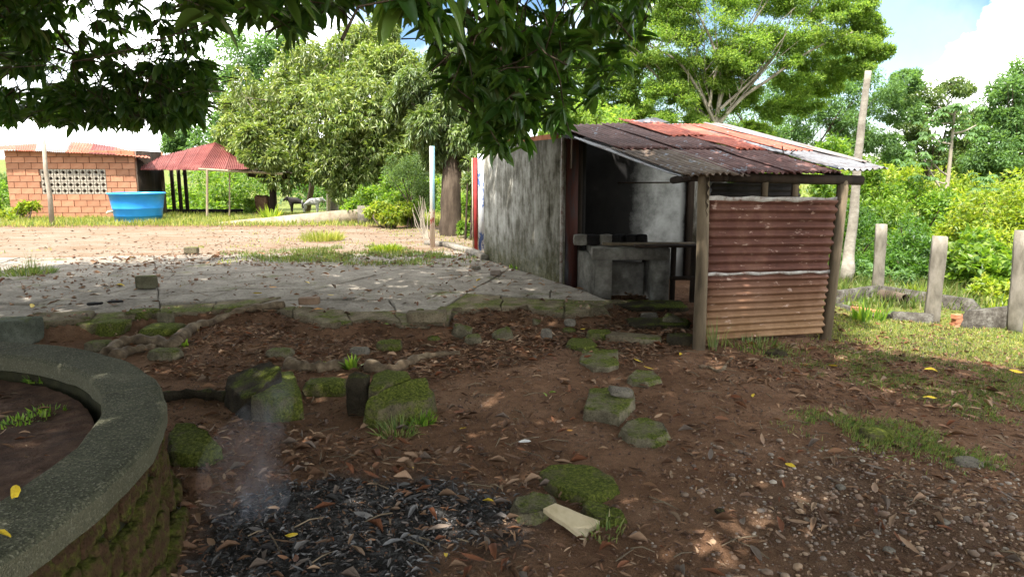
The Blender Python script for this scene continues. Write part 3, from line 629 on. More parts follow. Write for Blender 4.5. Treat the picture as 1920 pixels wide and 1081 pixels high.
# ------------------------------------------------------------------ painted pole
def pole_mat():
    m,t,b=base('flaking_pole_paint',.6,.4); v=coord(t); x=N(t,'ShaderNodeSeparateXYZ'); L(t,v,x.inputs[0]); f=nz_(t,coord(t,'Object',(1,1,.5)),7,7,.7)
    c=mixc(t,mrange(t,x.outputs['X'],-.01,.03),(.38,.36,.3),(.17,.31,.36)); 
    z=mth(t,'ADD',x.outputs['Z'],mth(t,'MULTIPLY',f,.6)); c2=mixc(t,mrange(t,z,1.3,1.15),c,(.55,.45,.36)); c2=mixc(t,mrange(t,f,.52,.56),c2,(.3,.07,.05)); c3=mixc(t,mrange(t,f,.60,.66,0,.8),c,(.35,.2,.1))
    c=mixc(t,mrange(t,z,1.25,1.2),c3,c2); L(t,c,b.inputs['Base Color']); return m
pb=PZ(811,464,ZS); pt=at(810,274,pb[1]); tag(MB().tube([pb-[0,0,.1],lerp(pb,pt,.5),pt],[.054,.052,.054],16).build('painted_pole',pole_mat(),None,True),'tall round pole in flaking white blue and rust red paint at the slab edge','pole')

# ------------------------------------------------------------------ planter ring
PC=np.array([-3.86,2.22]); RO,RI,ZR=2.37,1.95,.625
pl=root('round_planter',(PC[0],PC[1],0),'round raised planter with speckled concrete rim over mossy brick wall','planter')
def rin(a):
    ox,oy=.13,.11; u=(math.cos(a),math.sin(a)); d=ox*u[0]+oy*u[1]; cr=ox*u[1]-oy*u[0]; return d+math.sqrt(1.925**2-cr*cr)
def arcseg(a0,a1,r0,r1,z0,z1,n,bev=.02):
    prof=[(r0,z0),(r1,z0),(r1+.004,z1-bev),(r1-bev*.5,z1-bev*.25),(r1-bev*1.6,z1),(r0+bev,z1),(r0,z1-bev)]; V=[];F=[]
    k=len(prof)
    for i in range(n+1):
        a=a0+(a1-a0)*i/n; jr=.004*math.sin(a*31)+.003*math.sin(a*57); dr=rin(a)-RI
        for r,z in prof:
            rr_=r+jr+(dr if r<(r0+r1)/2 and dr_on else 0); V.append((PC[0]+math.cos(a)*rr_,PC[1]+math.sin(a)*rr_,z+.003*math.sin(a*23)))
    for i in range(n):
        for j in range(k): F.append((i*k+j,(i+1)*k+j,(i+1)*k+(j+1)%k,i*k+(j+1)%k))
    F+=[tuple(range(k-1,-1,-1)),tuple(n*k+j for j in range(k))]; return V,F
dr_on=True
p=PZ(300,722,ZR); aj=math.atan2(p[1]-PC[1],p[0]-PC[0]); p=PZ(50,647,ZR); aj2=math.atan2(p[1]-PC[1],p[0]-PC[0])
cuts=[aj2+.003,aj+.0015]; 
for a0,a1 in ((aj-1.5,aj-.0025),(aj+.0025,aj2-.003),(aj2+.003,aj2+1.6),(aj2+1.606,aj+2*math.pi-1.506)):
    V,F=arcseg(a0,a1,RI,RO,ZR-.105,ZR,max(8,int((a1-a0)*26))); wobj('rim_segment',V,F,M['ring'],pl)
dr_on=False
V,F=arcseg(0,2*math.pi-.0001,RI+.16,RO-.07,-.2,ZR-.106,90); wobj('wall_core',V,F,plain('dark_mortar',[(.3,(.012,.012,.006)),(.7,(.04,.038,.018))],9,.95,.5),pl)
ba=.085; nb=0; rngp=random.Random(4)
bricks=[]
for v_ in range(4):
    B_=rock('brick',(0,0,0),(.084+.005*v_,.085,.158),M['wallbrick'],70+v_,blocky=.9,n=9,amp=.13); me=B_.data; 
    bpy.data.objects.remove(B_); bricks.append(me)
for r_ in range(4):
    z=ZR-.19-.158*r_; rad=RO-.06+.022*r_+(.03 if r_==3 else 0)
    nn=170 if r_<3 else 150
    for k in range(nn):
        a=2*math.pi*(k+.5*(r_%2))/nn
        # only the arc that can be seen; the wall core carries the rest
        aa=(a+math.pi)%(2*math.pi)-math.pi
        if not(-1.35<aa<.75): continue
        if rngp.random()<.03: continue
        rr=rad-.02+rngp.uniform(-.02,.014)
        link('brick',bricks[rngp.randrange(4)],pl,(PC[0]+math.cos(a)*rr,PC[1]+math.sin(a)*rr,z+rngp.uniform(-.035,.035)-.0785),(rngp.uniform(-.05,.05),rngp.uniform(-.04,.04),a+math.pi/2))
# soil in the planter
soil_m=plain('planter_soil',[(.3,(.035,.02,.013)),(.5,(.07,.038,.024)),(.7,(.12,.07,.045))],12,.95,.9,.02)
g=np.linspace(-1,1,90); X,Y=np.meshgrid(g,g); rr=np.hypot(X,Y); k=np.maximum(np.abs(X),np.abs(Y))/(rr+1e-9); X=X*k*(RI+.1)+PC[0]; Y=Y*k*(RI+.1)+PC[1]
Zs=ZR-.15+.03*n2(X,Y,2,4)+.014*n2(X,Y,11,5); i=np.arange(8100).reshape(90,90)
tag(wobj('planter_soil',np.stack([X,Y,Zs],-1).reshape(-1,3),np.stack([i[:-1,:-1],i[:-1,1:],i[1:,1:],i[1:,:-1]],-1).reshape(-1,4),soil_m,pl,True))
def soilz(x,y): return ZR-.15+.03*n2(x,y,2,4)+.014*n2(x,y,11,5)

# ------------------------------------------------------------------ brick house far left
YH=24.3
hz=float(terr(-15.5,YH)); hl=at(22,400,YH)[0]; hr=at(262,400,YH)[0]
house=root('brick_house',((hl+hr)/2,YH+2,hz),'small unplastered orange clay block house with flower pattern vent blocks','house')
M['mortar']=plain('mortar',[(.3,(.22,.15,.11)),(.7,(.3,.22,.17))],9,.95,.3)
M['clay_h']=plain('orange_clay',[(.3,(.27,.115,.065)),(.5,(.33,.155,.09)),(.72,(.37,.195,.12))],3,.9,.3,.004,rnd=.2)
rh=.216; z0=hz-.03; rows=11; hw=hr-hl; bl=hw/10.0
vx0,vx1=at(78,340,YH)[0],at(200,340,YH)[0]; vz1=at(140,318.5,YH)[2]; vz0=at(140,361,YH)[2]
rws=[z0+rh*i for i in range(rows+1)]
iv0=int(np.argmin([abs(r-vz0) for r in rws])); iv1=iv0+4; vz0,vz1=rws[iv0],rws[iv1]
zt_h=z0+rh*rows
# wall core with the vent opening left open
wc=MB()
for (xa,xb,za,zb) in ((hl,vx0,z0,zt_h),(vx1,hr,z0,zt_h),(vx0,vx1,z0,vz0),(vx0,vx1,vz1,zt_h)): wc.box(((xa+xb)/2,YH+.07,(za+zb)/2),(xb-xa,.09,zb-za))
wc.build('front_wall',M['mortar'],house)
ww=MB(); ww.box((hl+.06,YH+1.0,(z0+zt_h)/2),(.12,1.7,zt_h-z0)).build('side_wall',M['clay_h'],house)
MB().box((hr-.06,YH+1.0,(z0+zt_h)/2),(.12,1.7,zt_h-z0)).build('side_wall',M['wood_dark'],house); MB().box(((hl+hr)/2,YH+1.9,(z0+zt_h)/2),(hw,.12,zt_h-z0)).build('rear_wall',M['clay_h'],house)
rb=random.Random(3); bmes={}
for r_ in range(rows):
    x=hl-(bl*.5 if r_%2 else 0)
    while x<hr-.02:
        xa,xb=max(x,hl),min(x+bl,hr); x+=bl
        segs=[(xa,xb)]
        if iv0<=r_<iv1:
            segs=[(s,e) for s,e in ((xa,min(xb,vx0)),(max(xa,vx1),xb)) if e-s>.05]
        for s,e in segs:
            if e-s<.06: continue
            k=round(e-s,2)
            if k not in bmes: q=MB().box((0,0,0),(k-.018,.1,rh-.018)); bmes[k]=pymesh('brick',q.V,q.F,M['clay_h'])
            link('brick',bmes[k],house,((s+e)/2,YH+.022+rb.uniform(-.004,.004),z0+rh*(r_+.5)))
# vent blocks
def vent():
    n=32; V=[];F=[]; s=rh/2-.008
    for z in (-.05,.05):
        for i in range(n):
            a=2*math.pi*i/n; ca,sa=math.cos(a),math.sin(a); k=s/max(abs(ca),abs(sa)); V.append((ca*k,z,sa*k))
        for i in range(n):
            a=2*math.pi*i/n; r=.068+.022*math.cos(8*a)+.006*math.cos(4*a); V.append((math.cos(a)*r*1.05,z,math.sin(a)*r*1.05))
    for i in range(n):
        j=(i+1)%n; F+=[(i,j,n+j,n+i),(2*n+j,2*n+i,3*n+i,3*n+j),(n+i,n+j,3*n+j,3*n+i),(j,i,2*n+i,2*n+j)]
    return pymesh('vent_block',V,F,M['vent'])
M['vent']=plain('vent_concrete',[(.3,(.28,.24,.19)),(.7,(.38,.34,.28))],8,.9,.2,rnd=.08)
vm=vent(); nvx=10
for i in range(nvx):
    for j in range(4): link('vent_block',vm,house,(vx0+(vx1-vx0)*(i+.5)/nvx,YH+.03,vz0+rh*(j+.5)))
def hroof(name,q,wv,m,par,seed,amp=.018,rag=.04): return sheet(name,*q,wv,m,par,amp,6,seed,5,rag,.02,.004)
# house roof: low pitched sheets, ridge behind the front wall
ridge=lambda px: at(px,{0:274}.get(px,np.interp(px,[-40,0,60,130,190,236,275],[276,273,269,265.5,270,279,289])),YH+2.2)
eave=lambda px: at(px,np.interp(px,[-20,0,62,130,200,262,280],[280,281,283,286,289,293,296]),YH-.35)
ed=[(-45,-20),(30,28),(66,62),(100,92),(132,122),(175,165),(215,214),(272,278)]
mt=['tin_house_o','tin_house_o','tin_white','tin_white','tin_house_o','tin_house','tin_house_o']
for i in range(7):
    hroof('roof_sheet',(ridge(ed[i][0]),ridge(ed[i+1][0]+4),eave(ed[i+1][1]+4),eave(ed[i][1])),9,M[mt[i]],house,60+i)


# ------------------------------------------------------------------ open pavilion with red roof
YP=24.6; pz=float(terr(-11,YP))
pav=root('open_pavilion',(-11,YP+1,pz),'open sided pavilion with maroon hipped tin roof on thin poles','pavilion')
e0=at(263,318,YP-.4); e1=at(372,319,YP-.4); e2=at(470,317,YP-.1); rA=at(335,284,YP+2.6); rB=at(404,267,YP+2.6); rC=at(462,296,YP+2.8)
n_=5
for i in range(n_):
    a,b_=i/n_,(i+1)/n_+.02; tp=lambda k: lerp(at(268,300,YP+1.2),rB,min(k,1)); bt=lambda k: lerp(e0,e1,min(k,1))
    hroof('roof_sheet',(tp(a),tp(b_),bt(b_),bt(a)),7,M['tin_house'],pav,80+i,.02,.05)
for i in range(4):
    a,b_=i/4,(i+1)/4+.02; tp=lambda k: lerp(rB,rC,min(k,1)); bt=lambda k: lerp(e1,e2,min(k,1))
    hroof('roof_sheet',(tp(a),tp(b_),bt(b_),bt(a)),7,M['tin_house'],pav,90+i,.02,.05)
def post(par,px,y0,y1,Y,wpx,m,name='post',rnd=False):
    a=at(px,y0,Y); b_=at(px,y1,Y); zb=min(float(terr(b_[0],Y)),b_[2]); w_=wpx/FP*Y
    (MB().tube([(b_[0],Y,zb-.1),(a[0]+.01,Y,a[2])],w_/2,8) if rnd else MB().box((a[0],Y,(a[2]+zb-.1)/2),(w_,w_,a[2]-zb+.1))).build(name,m,par)
for px in (321,334,346): post(pav,px,318,402,YP+2.0,5,M['wood_dark'])
post(pav,388,318,410,YP-.5,4.5,M['wood_pale'],rnd=True); post(pav,430,324,408,YP+.2,3,M['wood_pale'],rnd=True); post(pav,510,330,397,YP+1.5,10,M['wood_dark'])
for (x0,x1) in ((264,281),(282,293),(294,314)):
    a=at(x0,320,YP+1.4); b_=at(x1,403,YP+1.4); MB().box(((a[0]+b_[0])/2,YP+1.4,(a[2]+pz)/2),(b_[0]-a[0]-.02,.05,a[2]-pz)).build('wall_board',M['wood_dark'] if x0==282 else M['wood'],pav)
a=at(372,317,YP-.5); b_=at(530,326,YP+.4); MB().tube([a,b_],.05,6).build('beam',M['wood_pale'],pav)
a=at(470,328,YP+1.4); b_=at(538,328,YP+1.4); MB().box(((a+b_)/2)[:3],(b_[0]-a[0],.5,.22),0,(0,.05)).build('beam',M['wood_dark'],pav)
a=at(300,400,YP+2.6); b_=at(505,400,YP+2.6); MB().box(((a[0]+b_[0])/2,YP+2.6,pz+.04),(b_[0]-a[0],.15,.24)).build('low_wall',M['soot'],pav)
a,b_=at(440,320,YP+.9),at(548,324,YP+.9); c_,d_=at(440,312,YP+2.4),at(540,317,YP+2.4)
hroof('roof_sheet',(c_,d_,b_,a),12,plain('blackened_tin',[(.3,(.02,.016,.013)),(.7,(.07,.05,.04))],3,.8,.2),pav,99,.02,.12)
o=rock('clay_oven',at(493,384,YP+1.7)*[1,1,0]+[0,0,pz+.35],(.52,.5,.78),M['rock_red'],7,blocky=.7,n=9,amp=.08); tag(o,'squat brown clay oven beside the dark pavilion post','oven')

# ------------------------------------------------------------------ blue water tub
def tub():
    b0=at(248,411,22.2); zb=float(terr(b0[0],22.4)); cx=b0[0]; cy=22.6
    rt=root('water_tub',(cx,cy,zb),'large open bright blue plastic water tub in front of the brick house','water tub')
    m,t,b=base('blue_plastic',.35,.5); f=nz_(t,coord(t),1.3,5); L(t,ramp(t,f,[(.35,(.012,.21,.62)),(.6,(.018,.26,.70))]),b.inputs['Base Color'])
    hgt=.94; prof=[(.69,0),(.742,.42),(.755,.43),(.755,.45),(.752,.46),(.82,.88),(.86,.885),(.865,.93),(.83,hgt),(.79,.92),(.70,.06),(0,.05)]; n=48; V=[];F=[]
    for r,z in prof:
        for i in range(n): a=2*math.pi*i/n; V.append((cx+r*math.cos(a),cy+r*math.sin(a),zb+z))
    for j in range(len(prof)-1):
        for i in range(n): F.append((j*n+i,j*n+(i+1)%n,(j+1)*n+(i+1)%n,(j+1)*n+i))
    wobj('tub_body',V,F,m,rt,True)
    V=[(cx+.735*math.cos(2*math.pi*i/n),cy+.735*math.sin(2*math.pi*i/n),zb+.62) for i in range(n)]; wobj('water',V,[tuple(range(n))],plain('tub_water',[(.3,(.02,.06,.07)),(.7,(.03,.09,.1))],3,.08,.1,.004),rt)
    MB().tube([at(212,396,22.0),at(203,397,21.9),at(200,400,21.9)],.035,8).build('outlet_pipe',M['cream'],rt,True)
tub()
# leaning wooden pole
b0=G(98,422); tp=at(82,262,b0[1]); tag(MB().tube([b0-[0,0,.1],lerp(b0,tp,.33)+[.02,0,0],lerp(b0,tp,.66)+[-.03,0,0],tp],[.075,.068,.06,.05],9,True,.1,3).build('leaning_pole',M['bark_pale'],None,True),'leaning bare wooden pole in front of the clay block house','pole')

# ------------------------------------------------------------------ low ramp wall and end block
yr=21.6; rw=root('ramp_wall',(at(580,412,yr)[0],yr,.2),'long low concrete wall rising towards a square end block','wall')
a=[at(410,409,yr+.6),at(672,392,yr),at(672,415,yr-.2),at(470,412.5,yr-.2)]
V=[];
for dy in (0,.28):
    for (x,y,z) in a: V.append((x,y+dy,z))
zb_=.1
V=[(a[0][0],yr,.22),(a[1][0],yr,a[1][2]),(a[1][0],yr,zb_),(a[0][0],yr,zb_),(a[0][0],yr+.9,.22),(a[1][0],yr+.9,a[1][2]),(a[1][0],yr+.9,zb_),(a[0][0],yr+.9,zb_)]
wobj('ramp',V,[(0,1,2,3),(7,6,5,4),(0,4,5,1),(3,2,6,7),(1,5,6,2),(0,3,7,4)],plain('ramp_stone',[(.3,(.14,.11,.075)),(.5,(.28,.23,.16)),(.7,(.38,.32,.24))],4,.9,.6,.01),rw)
x0,x1=at(671,400,yr-.3)[0],at(692,400,yr-.3)[0]; zt2=at(680,386,yr-.3)[2]; MB().box(((x0+x1)/2,yr,(zt2+.05)/2),(x1-x0,.7,zt2-.05)).build('end_block',M['rock_bare'],rw)

# ------------------------------------------------------------------ pen with low walls and concrete posts
def pen():
    m,t,b=base('pen_wall_concrete',.92,.2); v=coord(t); f=nz_(t,v,9,9,.8); L(t,ramp(t,f,[(.38,(.025,.021,.016)),(.5,(.06,.053,.043)),(.62,(.125,.118,.10)),(.75,(.2,.19,.17))]),b.inputs['Base Color']); bump(t,b,nz_(t,v,22,6,.7),.6,.008)
    pk=root('low_pen',(5,9,-.1),'broken rectangular pen of low cement walls beside the shed','pen wall')
    def wall(p0,p1,topy0,topy1,broken=None):
        a=G(*p0); b_=G(*p1); za=at(p0[0],topy0,a[1])[2]; zb=at(p1[0],topy1,b_[1])[2]
        d=(b_-a)[:2]; n=np.array([-d[1],d[0]])/np.linalg.norm(d)*.045; k=14; V=[];F=[]
        for i in range(k+1):
            q=lerp(a,b_,i/k); zz=lerp([za],[zb],i/k)[0]+.003*math.sin(i*2.3)
            if broken=='end' and i>=k-1: zz-=.1*(i-k+2)
            if broken=='start' and i<=1: zz-=.09*(2-i)
            for s in (-1,1): V+=[(q[0]+n[0]*s,q[1]+n[1]*s,q[2]-.15),(q[0]+n[0]*s,q[1]+n[1]*s,zz)]
        for i in range(k):
            o=4*i; F+=[(o,o+4,o+5,o+1),(o+3,o+7,o+6,o+2),(o+1,o+5,o+7,o+3)]
        F+=[(0,1,3,2),(4*k,4*k+2,4*k+3,4*k+1)]
        wobj('low_wall',V,F,m,pk)
    wall((1568,568),(1643,556),545,535); wall((1654,556),(1850,590),536,565,'end'); wall((1571,572),(1600,585),568,577); wall((1604,588),(1668,600),582,589); wall((1672,600),(1746,606),584,588); wall((1796,613),(1906,616),584,572,'start')
    br=MB().box((0,0,0),(.13,.07,.05)); me=pymesh('brick',br.V,br.F,M['clay'])
    a=G(1796,613)
    for k in range(3): link('brick',me,pk,(a[0]-.03+.02*(k%2),a[1]+.0,a[2]+.03+.056*k),(0,0,.2*k))
    for i,(x,) in enumerate(((1604,),(1622,),(1640,))):
        a=G(x,588+i*3); link('brick',me,pk,(a[0],a[1],a[2]+.07),(0,0,-.5))
    for (px0,y0,pxb,yb,w_,lb) in ((1653,420,1645,553,.15,'pale concrete post at the back corner of the pen'),(1763,443,1746,604,.16,'grey speckled concrete post in the middle front of the pen'),(1918,432,1902,621,.15,'concrete post at the right end of the short pen wall')):
        a=G(pxb,yb); tp=at(px0,y0,a[1]); k=MB(); V=[]
        for i in range(7):
            q=lerp(a-[0,0,.1],tp,i/6); ww=w_/2*(1+.05*math.sin(i*1.9+pxb))
            th_=math.atan2(q[1],q[0])-math.pi/2+.15
            for sx,sy in ((-1,-1),(1,-1),(1,1),(-1,1)): V.append(q+[ww*(sx*math.cos(th_)-sy*math.sin(th_)),ww*(sx*math.sin(th_)+sy*math.cos(th_)),0])
        F=[(4*i+j,4*i+(j+1)%4,4*i+4+(j+1)%4,4*i+4+j) for i in range(6) for j in range(4)]+[(3,2,1,0),(24,25,26,27)]
        o=wobj('concrete_post',V,F,plain('post_concrete',[(.3,(.09,.08,.062)),(.5,(.19,.17,.135)),(.7,(.3,.27,.23))],7,.9,.6,.006,(1,1,.4))); tag(o,lb,'post','concrete posts of the pen')
    a=G(1650,563); b_=G(1696,572); r=.085
    lg=root('cut_log',(a+b_)/2,'short cut log lying inside the pen by the back post','log')
    MB().tube([a+[0,0,r],lerp(a,b_,.5)+[0,0,r+.01],b_+[0,0,r]],[r,r*1.05,r*.95],14,False,.05).build('trunk',M['bark'],lg,True)
    V,F=tube([a+[0,0,r],a+[.01,0,r]],r*.98,14); wobj('cut_end',V,F,M['wood_pale'],lg); V,F=tube([b_+[-.01,0,r],b_+[0,0,r]],r*.95,14); wobj('cut_end',V,F,M['wood_dark'],lg)
pen()

# ------------------------------------------------------------------ cut palm trunk
def palm():
    m,t,b=base('palm_bark',.85,.3); v=coord(t); z=N(t,'ShaderNodeSeparateXYZ'); L(t,v,z.inputs[0]); f=nz_(t,v,6,7,.7)
    wv=N(t,'ShaderNodeMath',operation='SINE'); L(t,mth(t,'MULTIPLY',mth(t,'ADD',z.outputs['Z'],mth(t,'MULTIPLY',f,.25)),75),wv.inputs[0])
    c=ramp(t,f,[(.3,(.13,.11,.085)),(.5,(.23,.205,.165)),(.7,(.33,.305,.255))]); c=mixc(t,mrange(t,wv.outputs[0],.5,1,0,.35),c,(.14,.115,.09)); L(t,c,b.inputs['Base Color']); bump(t,b,f,.4,.01); return m
Yp=12.2
pts=smoothpath([at(1590,505,Yp-.1),at(1592,470,Yp),at(1600,410,Yp),at(1607,320,Yp),at(1616,230,Yp),at(1628,133,Yp)],5); zg=float(terr(pts[0][0],Yp)); pts=np.vstack([[pts[0][0]-.03,Yp,zg-.1],pts])
rad=np.interp(np.arange(len(pts)),[0,4,10,len(pts)-1],[.125,.10,.082,.052])
V,F=tube(pts,rad,14,True,.04); tag(wobj('palm_stump',V,F,palm(),None,True),'tall pale ringed palm trunk with its top cut off behind the shed','palm trunk')

# ------------------------------------------------------------------ rocks, blocks and roots on the dirt
def prock(px0,px1,py0,py1,hfrac,m,seed,label,cat='rock',name='mossy_rock',rz=0,tilt=(0,0),blocky=.6,deep=1.0,n=11,amp=.10,lift=0,dep=None,group=None):
    """a stone whose footprint is centred under the pixel box; its height is a share of the box"""
    g=G((px0+px1)/2,py1-(py1-py0)*.12); Y=g[1]; wdt=(px1-px0)/FP*Y
    hh=hfrac*.82*(py1-py0)/FP*Y
    d=dep if dep else wdt*.7*deep
    o=rock(name,(g[0],Y+d*.45,g[2]+hh/2-.02+lift),(wdt,d,hh+.04),m,seed,rz,tilt,blocky,n,amp); tag(o,label,cat,group); return o
RK=M['rock'];RM=M['rock_moss'];RB=M['rock_bare']

def chunk(label,outline,h,m,seed,cat='rock',name='mossy_rock',amp=.012,flare=.02,ref=None):
    """broken slab: outline of the top in picture points (optional own height each), sides run down into the soil"""
    q=np.array([o[:2] for o in outline],float); c0=G(q[:,0].mean(),(ref or q[:,1].max()+h*60)); gz=c0[2]
    T=np.array([PZ(o[0],o[1],gz+(o[2] if len(o)>2 else h)) for o in outline])
    pts=[]
    for i in range(len(T)):
        a,b_=T[i-1],T[i]; k=max(2,int(np.linalg.norm(b_-a)/.03))
        for j in range(k): pts.append(lerp(a,b_,j/k))
    T=np.array(pts); n=len(T); c=T.mean(0); rg=np.random.RandomState(seed)
    dirc=(T-c); dirc[:,2]=0; dirc/=np.linalg.norm(dirc,axis=1)[:,None]+1e-9
    prof=[(None,1.0,flare),(.72,0,flare*.8),(.42,0,flare*.2),(.16,0,.004),(.0,0,-.006)]
    V=[]
    for (dn,_,fl) in prof:
        r_=T.copy(); 
        if dn is None: r_[:,2]=gz-.05
        else: r_[:,2]=T[:,2]-(T[:,2]-gz)*dn
        V.append(r_+dirc*fl)
    for s in (.93,.8,.62,.42,.2): V.append(c+(T-c)*s)
    V=np.vstack(V+[c[None]]); nr=10
    d1=fbm(V*9+seed*3.3,seed,3); d2=fbm(V*26+seed,seed+4,3); 
    od=V-c; od[:,2]*=.3; od/=np.linalg.norm(od,axis=1)[:,None]+1e-6
    ring=np.r_[np.repeat(np.arange(nr),n),nr]; edge=np.where(ring<=4,1,0)[:,None]
    V=V+od*(d1*amp*1.6+np.minimum(d2,0)*amp*1.4)[:,None]*edge; V[:,2]+=(d1*amp*.8+d2*amp*.55)*(ring>=3)
    F=[]
    for k in range(nr-1):
        for i in range(n): F.append((k*n+i,k*n+(i+1)%n,(k+1)*n+(i+1)%n,(k+1)*n+i))
    for i in range(n): F.append(((nr-1)*n+i,(nr-1)*n+(i+1)%n,nr*n))
    o=wobj(name,V,F,m,None,False); 
    bmn=bmesh.new(); bmn.from_mesh(o.data); bmesh.ops.recalc_face_normals(bmn,faces=bmn.faces); bmn.to_mesh(o.data); bmn.free()
    for p_ in o.data.polygons: p_.use_smooth=True
    tag(o,label,cat); return o
chunk('large dark tilted slab standing behind the cube shaped mossy block',[(422,722,.16),(430,702,.20),(470,688,.26),(507,675,.31),(528,690,.31),(512,706,.26),(476,738,.20),(452,744,.17)],.2,M['rock_dark'],1,ref=772)
chunk('cube shaped block with bright mossy top beside the smoke',[(470,742,.20),(484,722,.21),(506,697,.22),(548,694,.22),(558,716,.20),(567,742,.17),(520,746,.19)],.2,RM,2,ref=792,flare=.0)
chunk('long chunk of broken concrete with mossy cliff side right of the black stump',[(682,762,.15),(690,742,.19),(722,728,.22),(770,712,.24),(798,708,.23),(815,734,.16),(806,748,.14),(770,752,.15),(732,760,.14),(704,772,.12)],.2,RM,3,ref=792,amp=.018)
chunk('flat mossy stone piled behind the long mossy chunk',[(690,724,.24),(698,700,.26),(724,692,.27),(764,694,.27),(770,706,.26),(735,716,.25),(712,726,.24)],.24,RM,4,ref=770)
chunk('broad flat mossy slab in the middle of the front dirt',[(1013,884),(1030,872),(1068,867),(1112,872),(1148,890),(1159,908),(1128,922),(1098,930),(1060,917),(1026,903)],.055,RM,10,ref=930)
chunk('crumbly dark mossy stone left of the tan shard',[(958,942),(972,926),(1000,921),(1032,925),(1046,938),(1030,950),(1004,962),(972,960)],.055,RK,11,amp=.02,ref=970)
chunk('small mossy stone right of the tan shard',[(1093,950),(1106,936),(1134,940),(1160,954),(1170,966),(1146,974),(1116,968)],.04,RM,12,amp=.016,ref=980)
chunk('square flat paving block in the dirt below the shed',[(1086,676),(1094,652),(1158,655),(1160,682),(1140,687),(1110,687)],.05,RK,13,'paving block','paving_block',.007,.0,ref=697)
chunk('thin very green slab behind the square paving block',[(1062,644),(1070,634),(1110,633),(1120,646),(1092,652)],.04,RM,14,ref=656)
chunk('small worn block with yellow leaf on it right of the square paver',[(1178,706),(1192,692),(1226,694),(1238,708),(1212,715),(1188,714)],.045,RK,15,ref=722)
chunk('squarish mossy block carrying a small pale wedge stone',[(1095,764),(1106,728),(1150,726),(1186,730),(1191,748),(1160,774),(1120,768)],.085,RK,16,amp=.012,flare=.01,ref=788)
chunk('low crumbling mossy block just below the wedge stone block',[(1164,804),(1178,788),(1212,782),(1246,790),(1254,808),(1228,824),(1188,820)],.055,RK,19,amp=.018,ref=834)
chunk('rounded stone with thick green moss against the planter',[(316,812,.11),(330,794,.13),(362,792,.14),(392,808,.13),(414,838,.08),(396,848,.08),(350,852,.08),(318,846,.09)],.1,RM,8,amp=.016,ref=868)
prock(646,692,692,790,.95,M['rock_dark'],5,'blackened stump between the mossy chunks',name='burnt_stump',cat='stump',blocky=.5,dep=.2)
prock(560,650,712,748,.9,RM,6,'low dark mossy stone between cube block and black stump',blocky=.5)
prock(336,392,880,930,.8,M['rock_red'],9,'brown earthy stone at the foot of the planter',blocky=.3)
g=G(1160,788); q_=PZ(1163,741,g[2]+.085); rock_=rock('wedge_stone',(q_[0],q_[1],g[2]+.115),(.185,.12,.055),RB,17,.1,(.05,.18),.7,9,.1); tag(rock_,'small pale wedge stone lying on top of a mossy block','rock')
g=G(1156,792); tag(rock('pebble',(g[0],g[1],g[2]+.03),(.055,.05,.08),RB,18,0,(0,0),.1,8,.08),'single rounded pebble leaning against the block with the wedge stone','pebble')
prock(1622,1690,802,832,.8,RM,20,'small mossy stone in the grass patch at front right',blocky=.5)
prock(1795,1850,850,880,.5,RB,21,'flat grey stone at the right end of the grass strip',blocky=.5)
prock(998,1052,592,610,.6,RK,22,'flat pale stone just below the slab tip',blocky=.7,dep=.25)
prock(1058,1080,593,608,.6,RB,23,'tiny stone right of the flat pale stone under the slab',blocky=.4)
prock(845,886,602,640,.8,RK,24,'grey angular stone left of the leaf drift under the slab',blocky=.5,tilt=(.2,.3))
prock(870,904,622,650,.8,RK,25,'pyramid shaped grey stone in the leaf drift',blocky=.3,tilt=(.3,0))
prock(922,962,613,642,.8,RK,26,'leaning grey stone in the middle of the leaf drift',blocky=.5,tilt=(.2,-.4))
prock(1014,1036,612,640,.95,RB,27,'upright sliver of stone standing in the leaves',blocky=.4,dep=.08)
prock(1054,1080,612,626,.8,RM,28,'small round mossy stone behind the thin green slab',blocky=.3)
prock(1100,1150,616,640,.8,RM,29,'dark mossy stone left of the long fallen kerb stone',blocky=.5)
prock(1138,1244,612,648,.42,M['slab_edge'],30,'long narrow fallen kerb stone in front of the shed',name='kerb_stone',cat='kerb stone',rz=-.25,tilt=(0,.02),blocky=.95,dep=.22,n=13,amp=.03)
prock(1202,1236,584,602,.8,RB,31,'pale stone under the shed counter edge',blocky=.6)
prock(1246,1290,588,616,.8,RK,32,'slanted grey rubble piece left of the shed post',blocky=.6,tilt=(0,.4))
prock(1252,1306,620,652,.8,M['rock_dark'],33,'dark rubble heap stone at the foot of the shed post',blocky=.5)
prock(1100,1142,572,602,.8,M['slab_edge'],34,'broken slab corner tilted down at the slab tip',rz=.4,tilt=(.4,.2),blocky=.85,dep=.2)
prock(1135,1178,562,580,.8,M['slab_edge'],35,'flat stone between slab tip and counter leg',blocky=.8,dep=.25)
prock(760,798,606,628,.8,RM,36,'small dark mossy stone under the slab edge block',blocky=.4)
prock(702,752,634,662,.8,RM,37,'mossy stone with a curled leaf above the long chunk',blocky=.5)
prock(654,690,648,668,.8,RB,38,'brown stone behind the bright green sprout',blocky=.5)
prock(492,546,650,674,.8,RK,39,'low rounded mossy stone behind the dark tilted slab',blocky=.4)
prock(152,204,634,662,.8,RK,40,'grey rock in the gap behind the planter rim',blocky=.4)
prock(270,332,650,680,.8,RK,41,'whitish mossy rock beside the bent root',blocky=.4)
prock(138,230,598,632,.85,RM,42,'long very mossy block under the left slab edge',blocky=.85,dep=.3,n=13)
prock(228,282,578,610,.85,RM,43,'square mossy block against the slab joint',blocky=.85,dep=.3)
prock(292,322,580,606,.9,M['rock'],44,'upright grey stone right of the square mossy block',blocky=.5)
prock(250,330,606,634,.7,RM,45,'low mossy mound in front of the slab joint',blocky=.4,dep=.4)
prock(798,828,628,640,.8,RM,46,'little mossy stone above the thin root',blocky=.4)
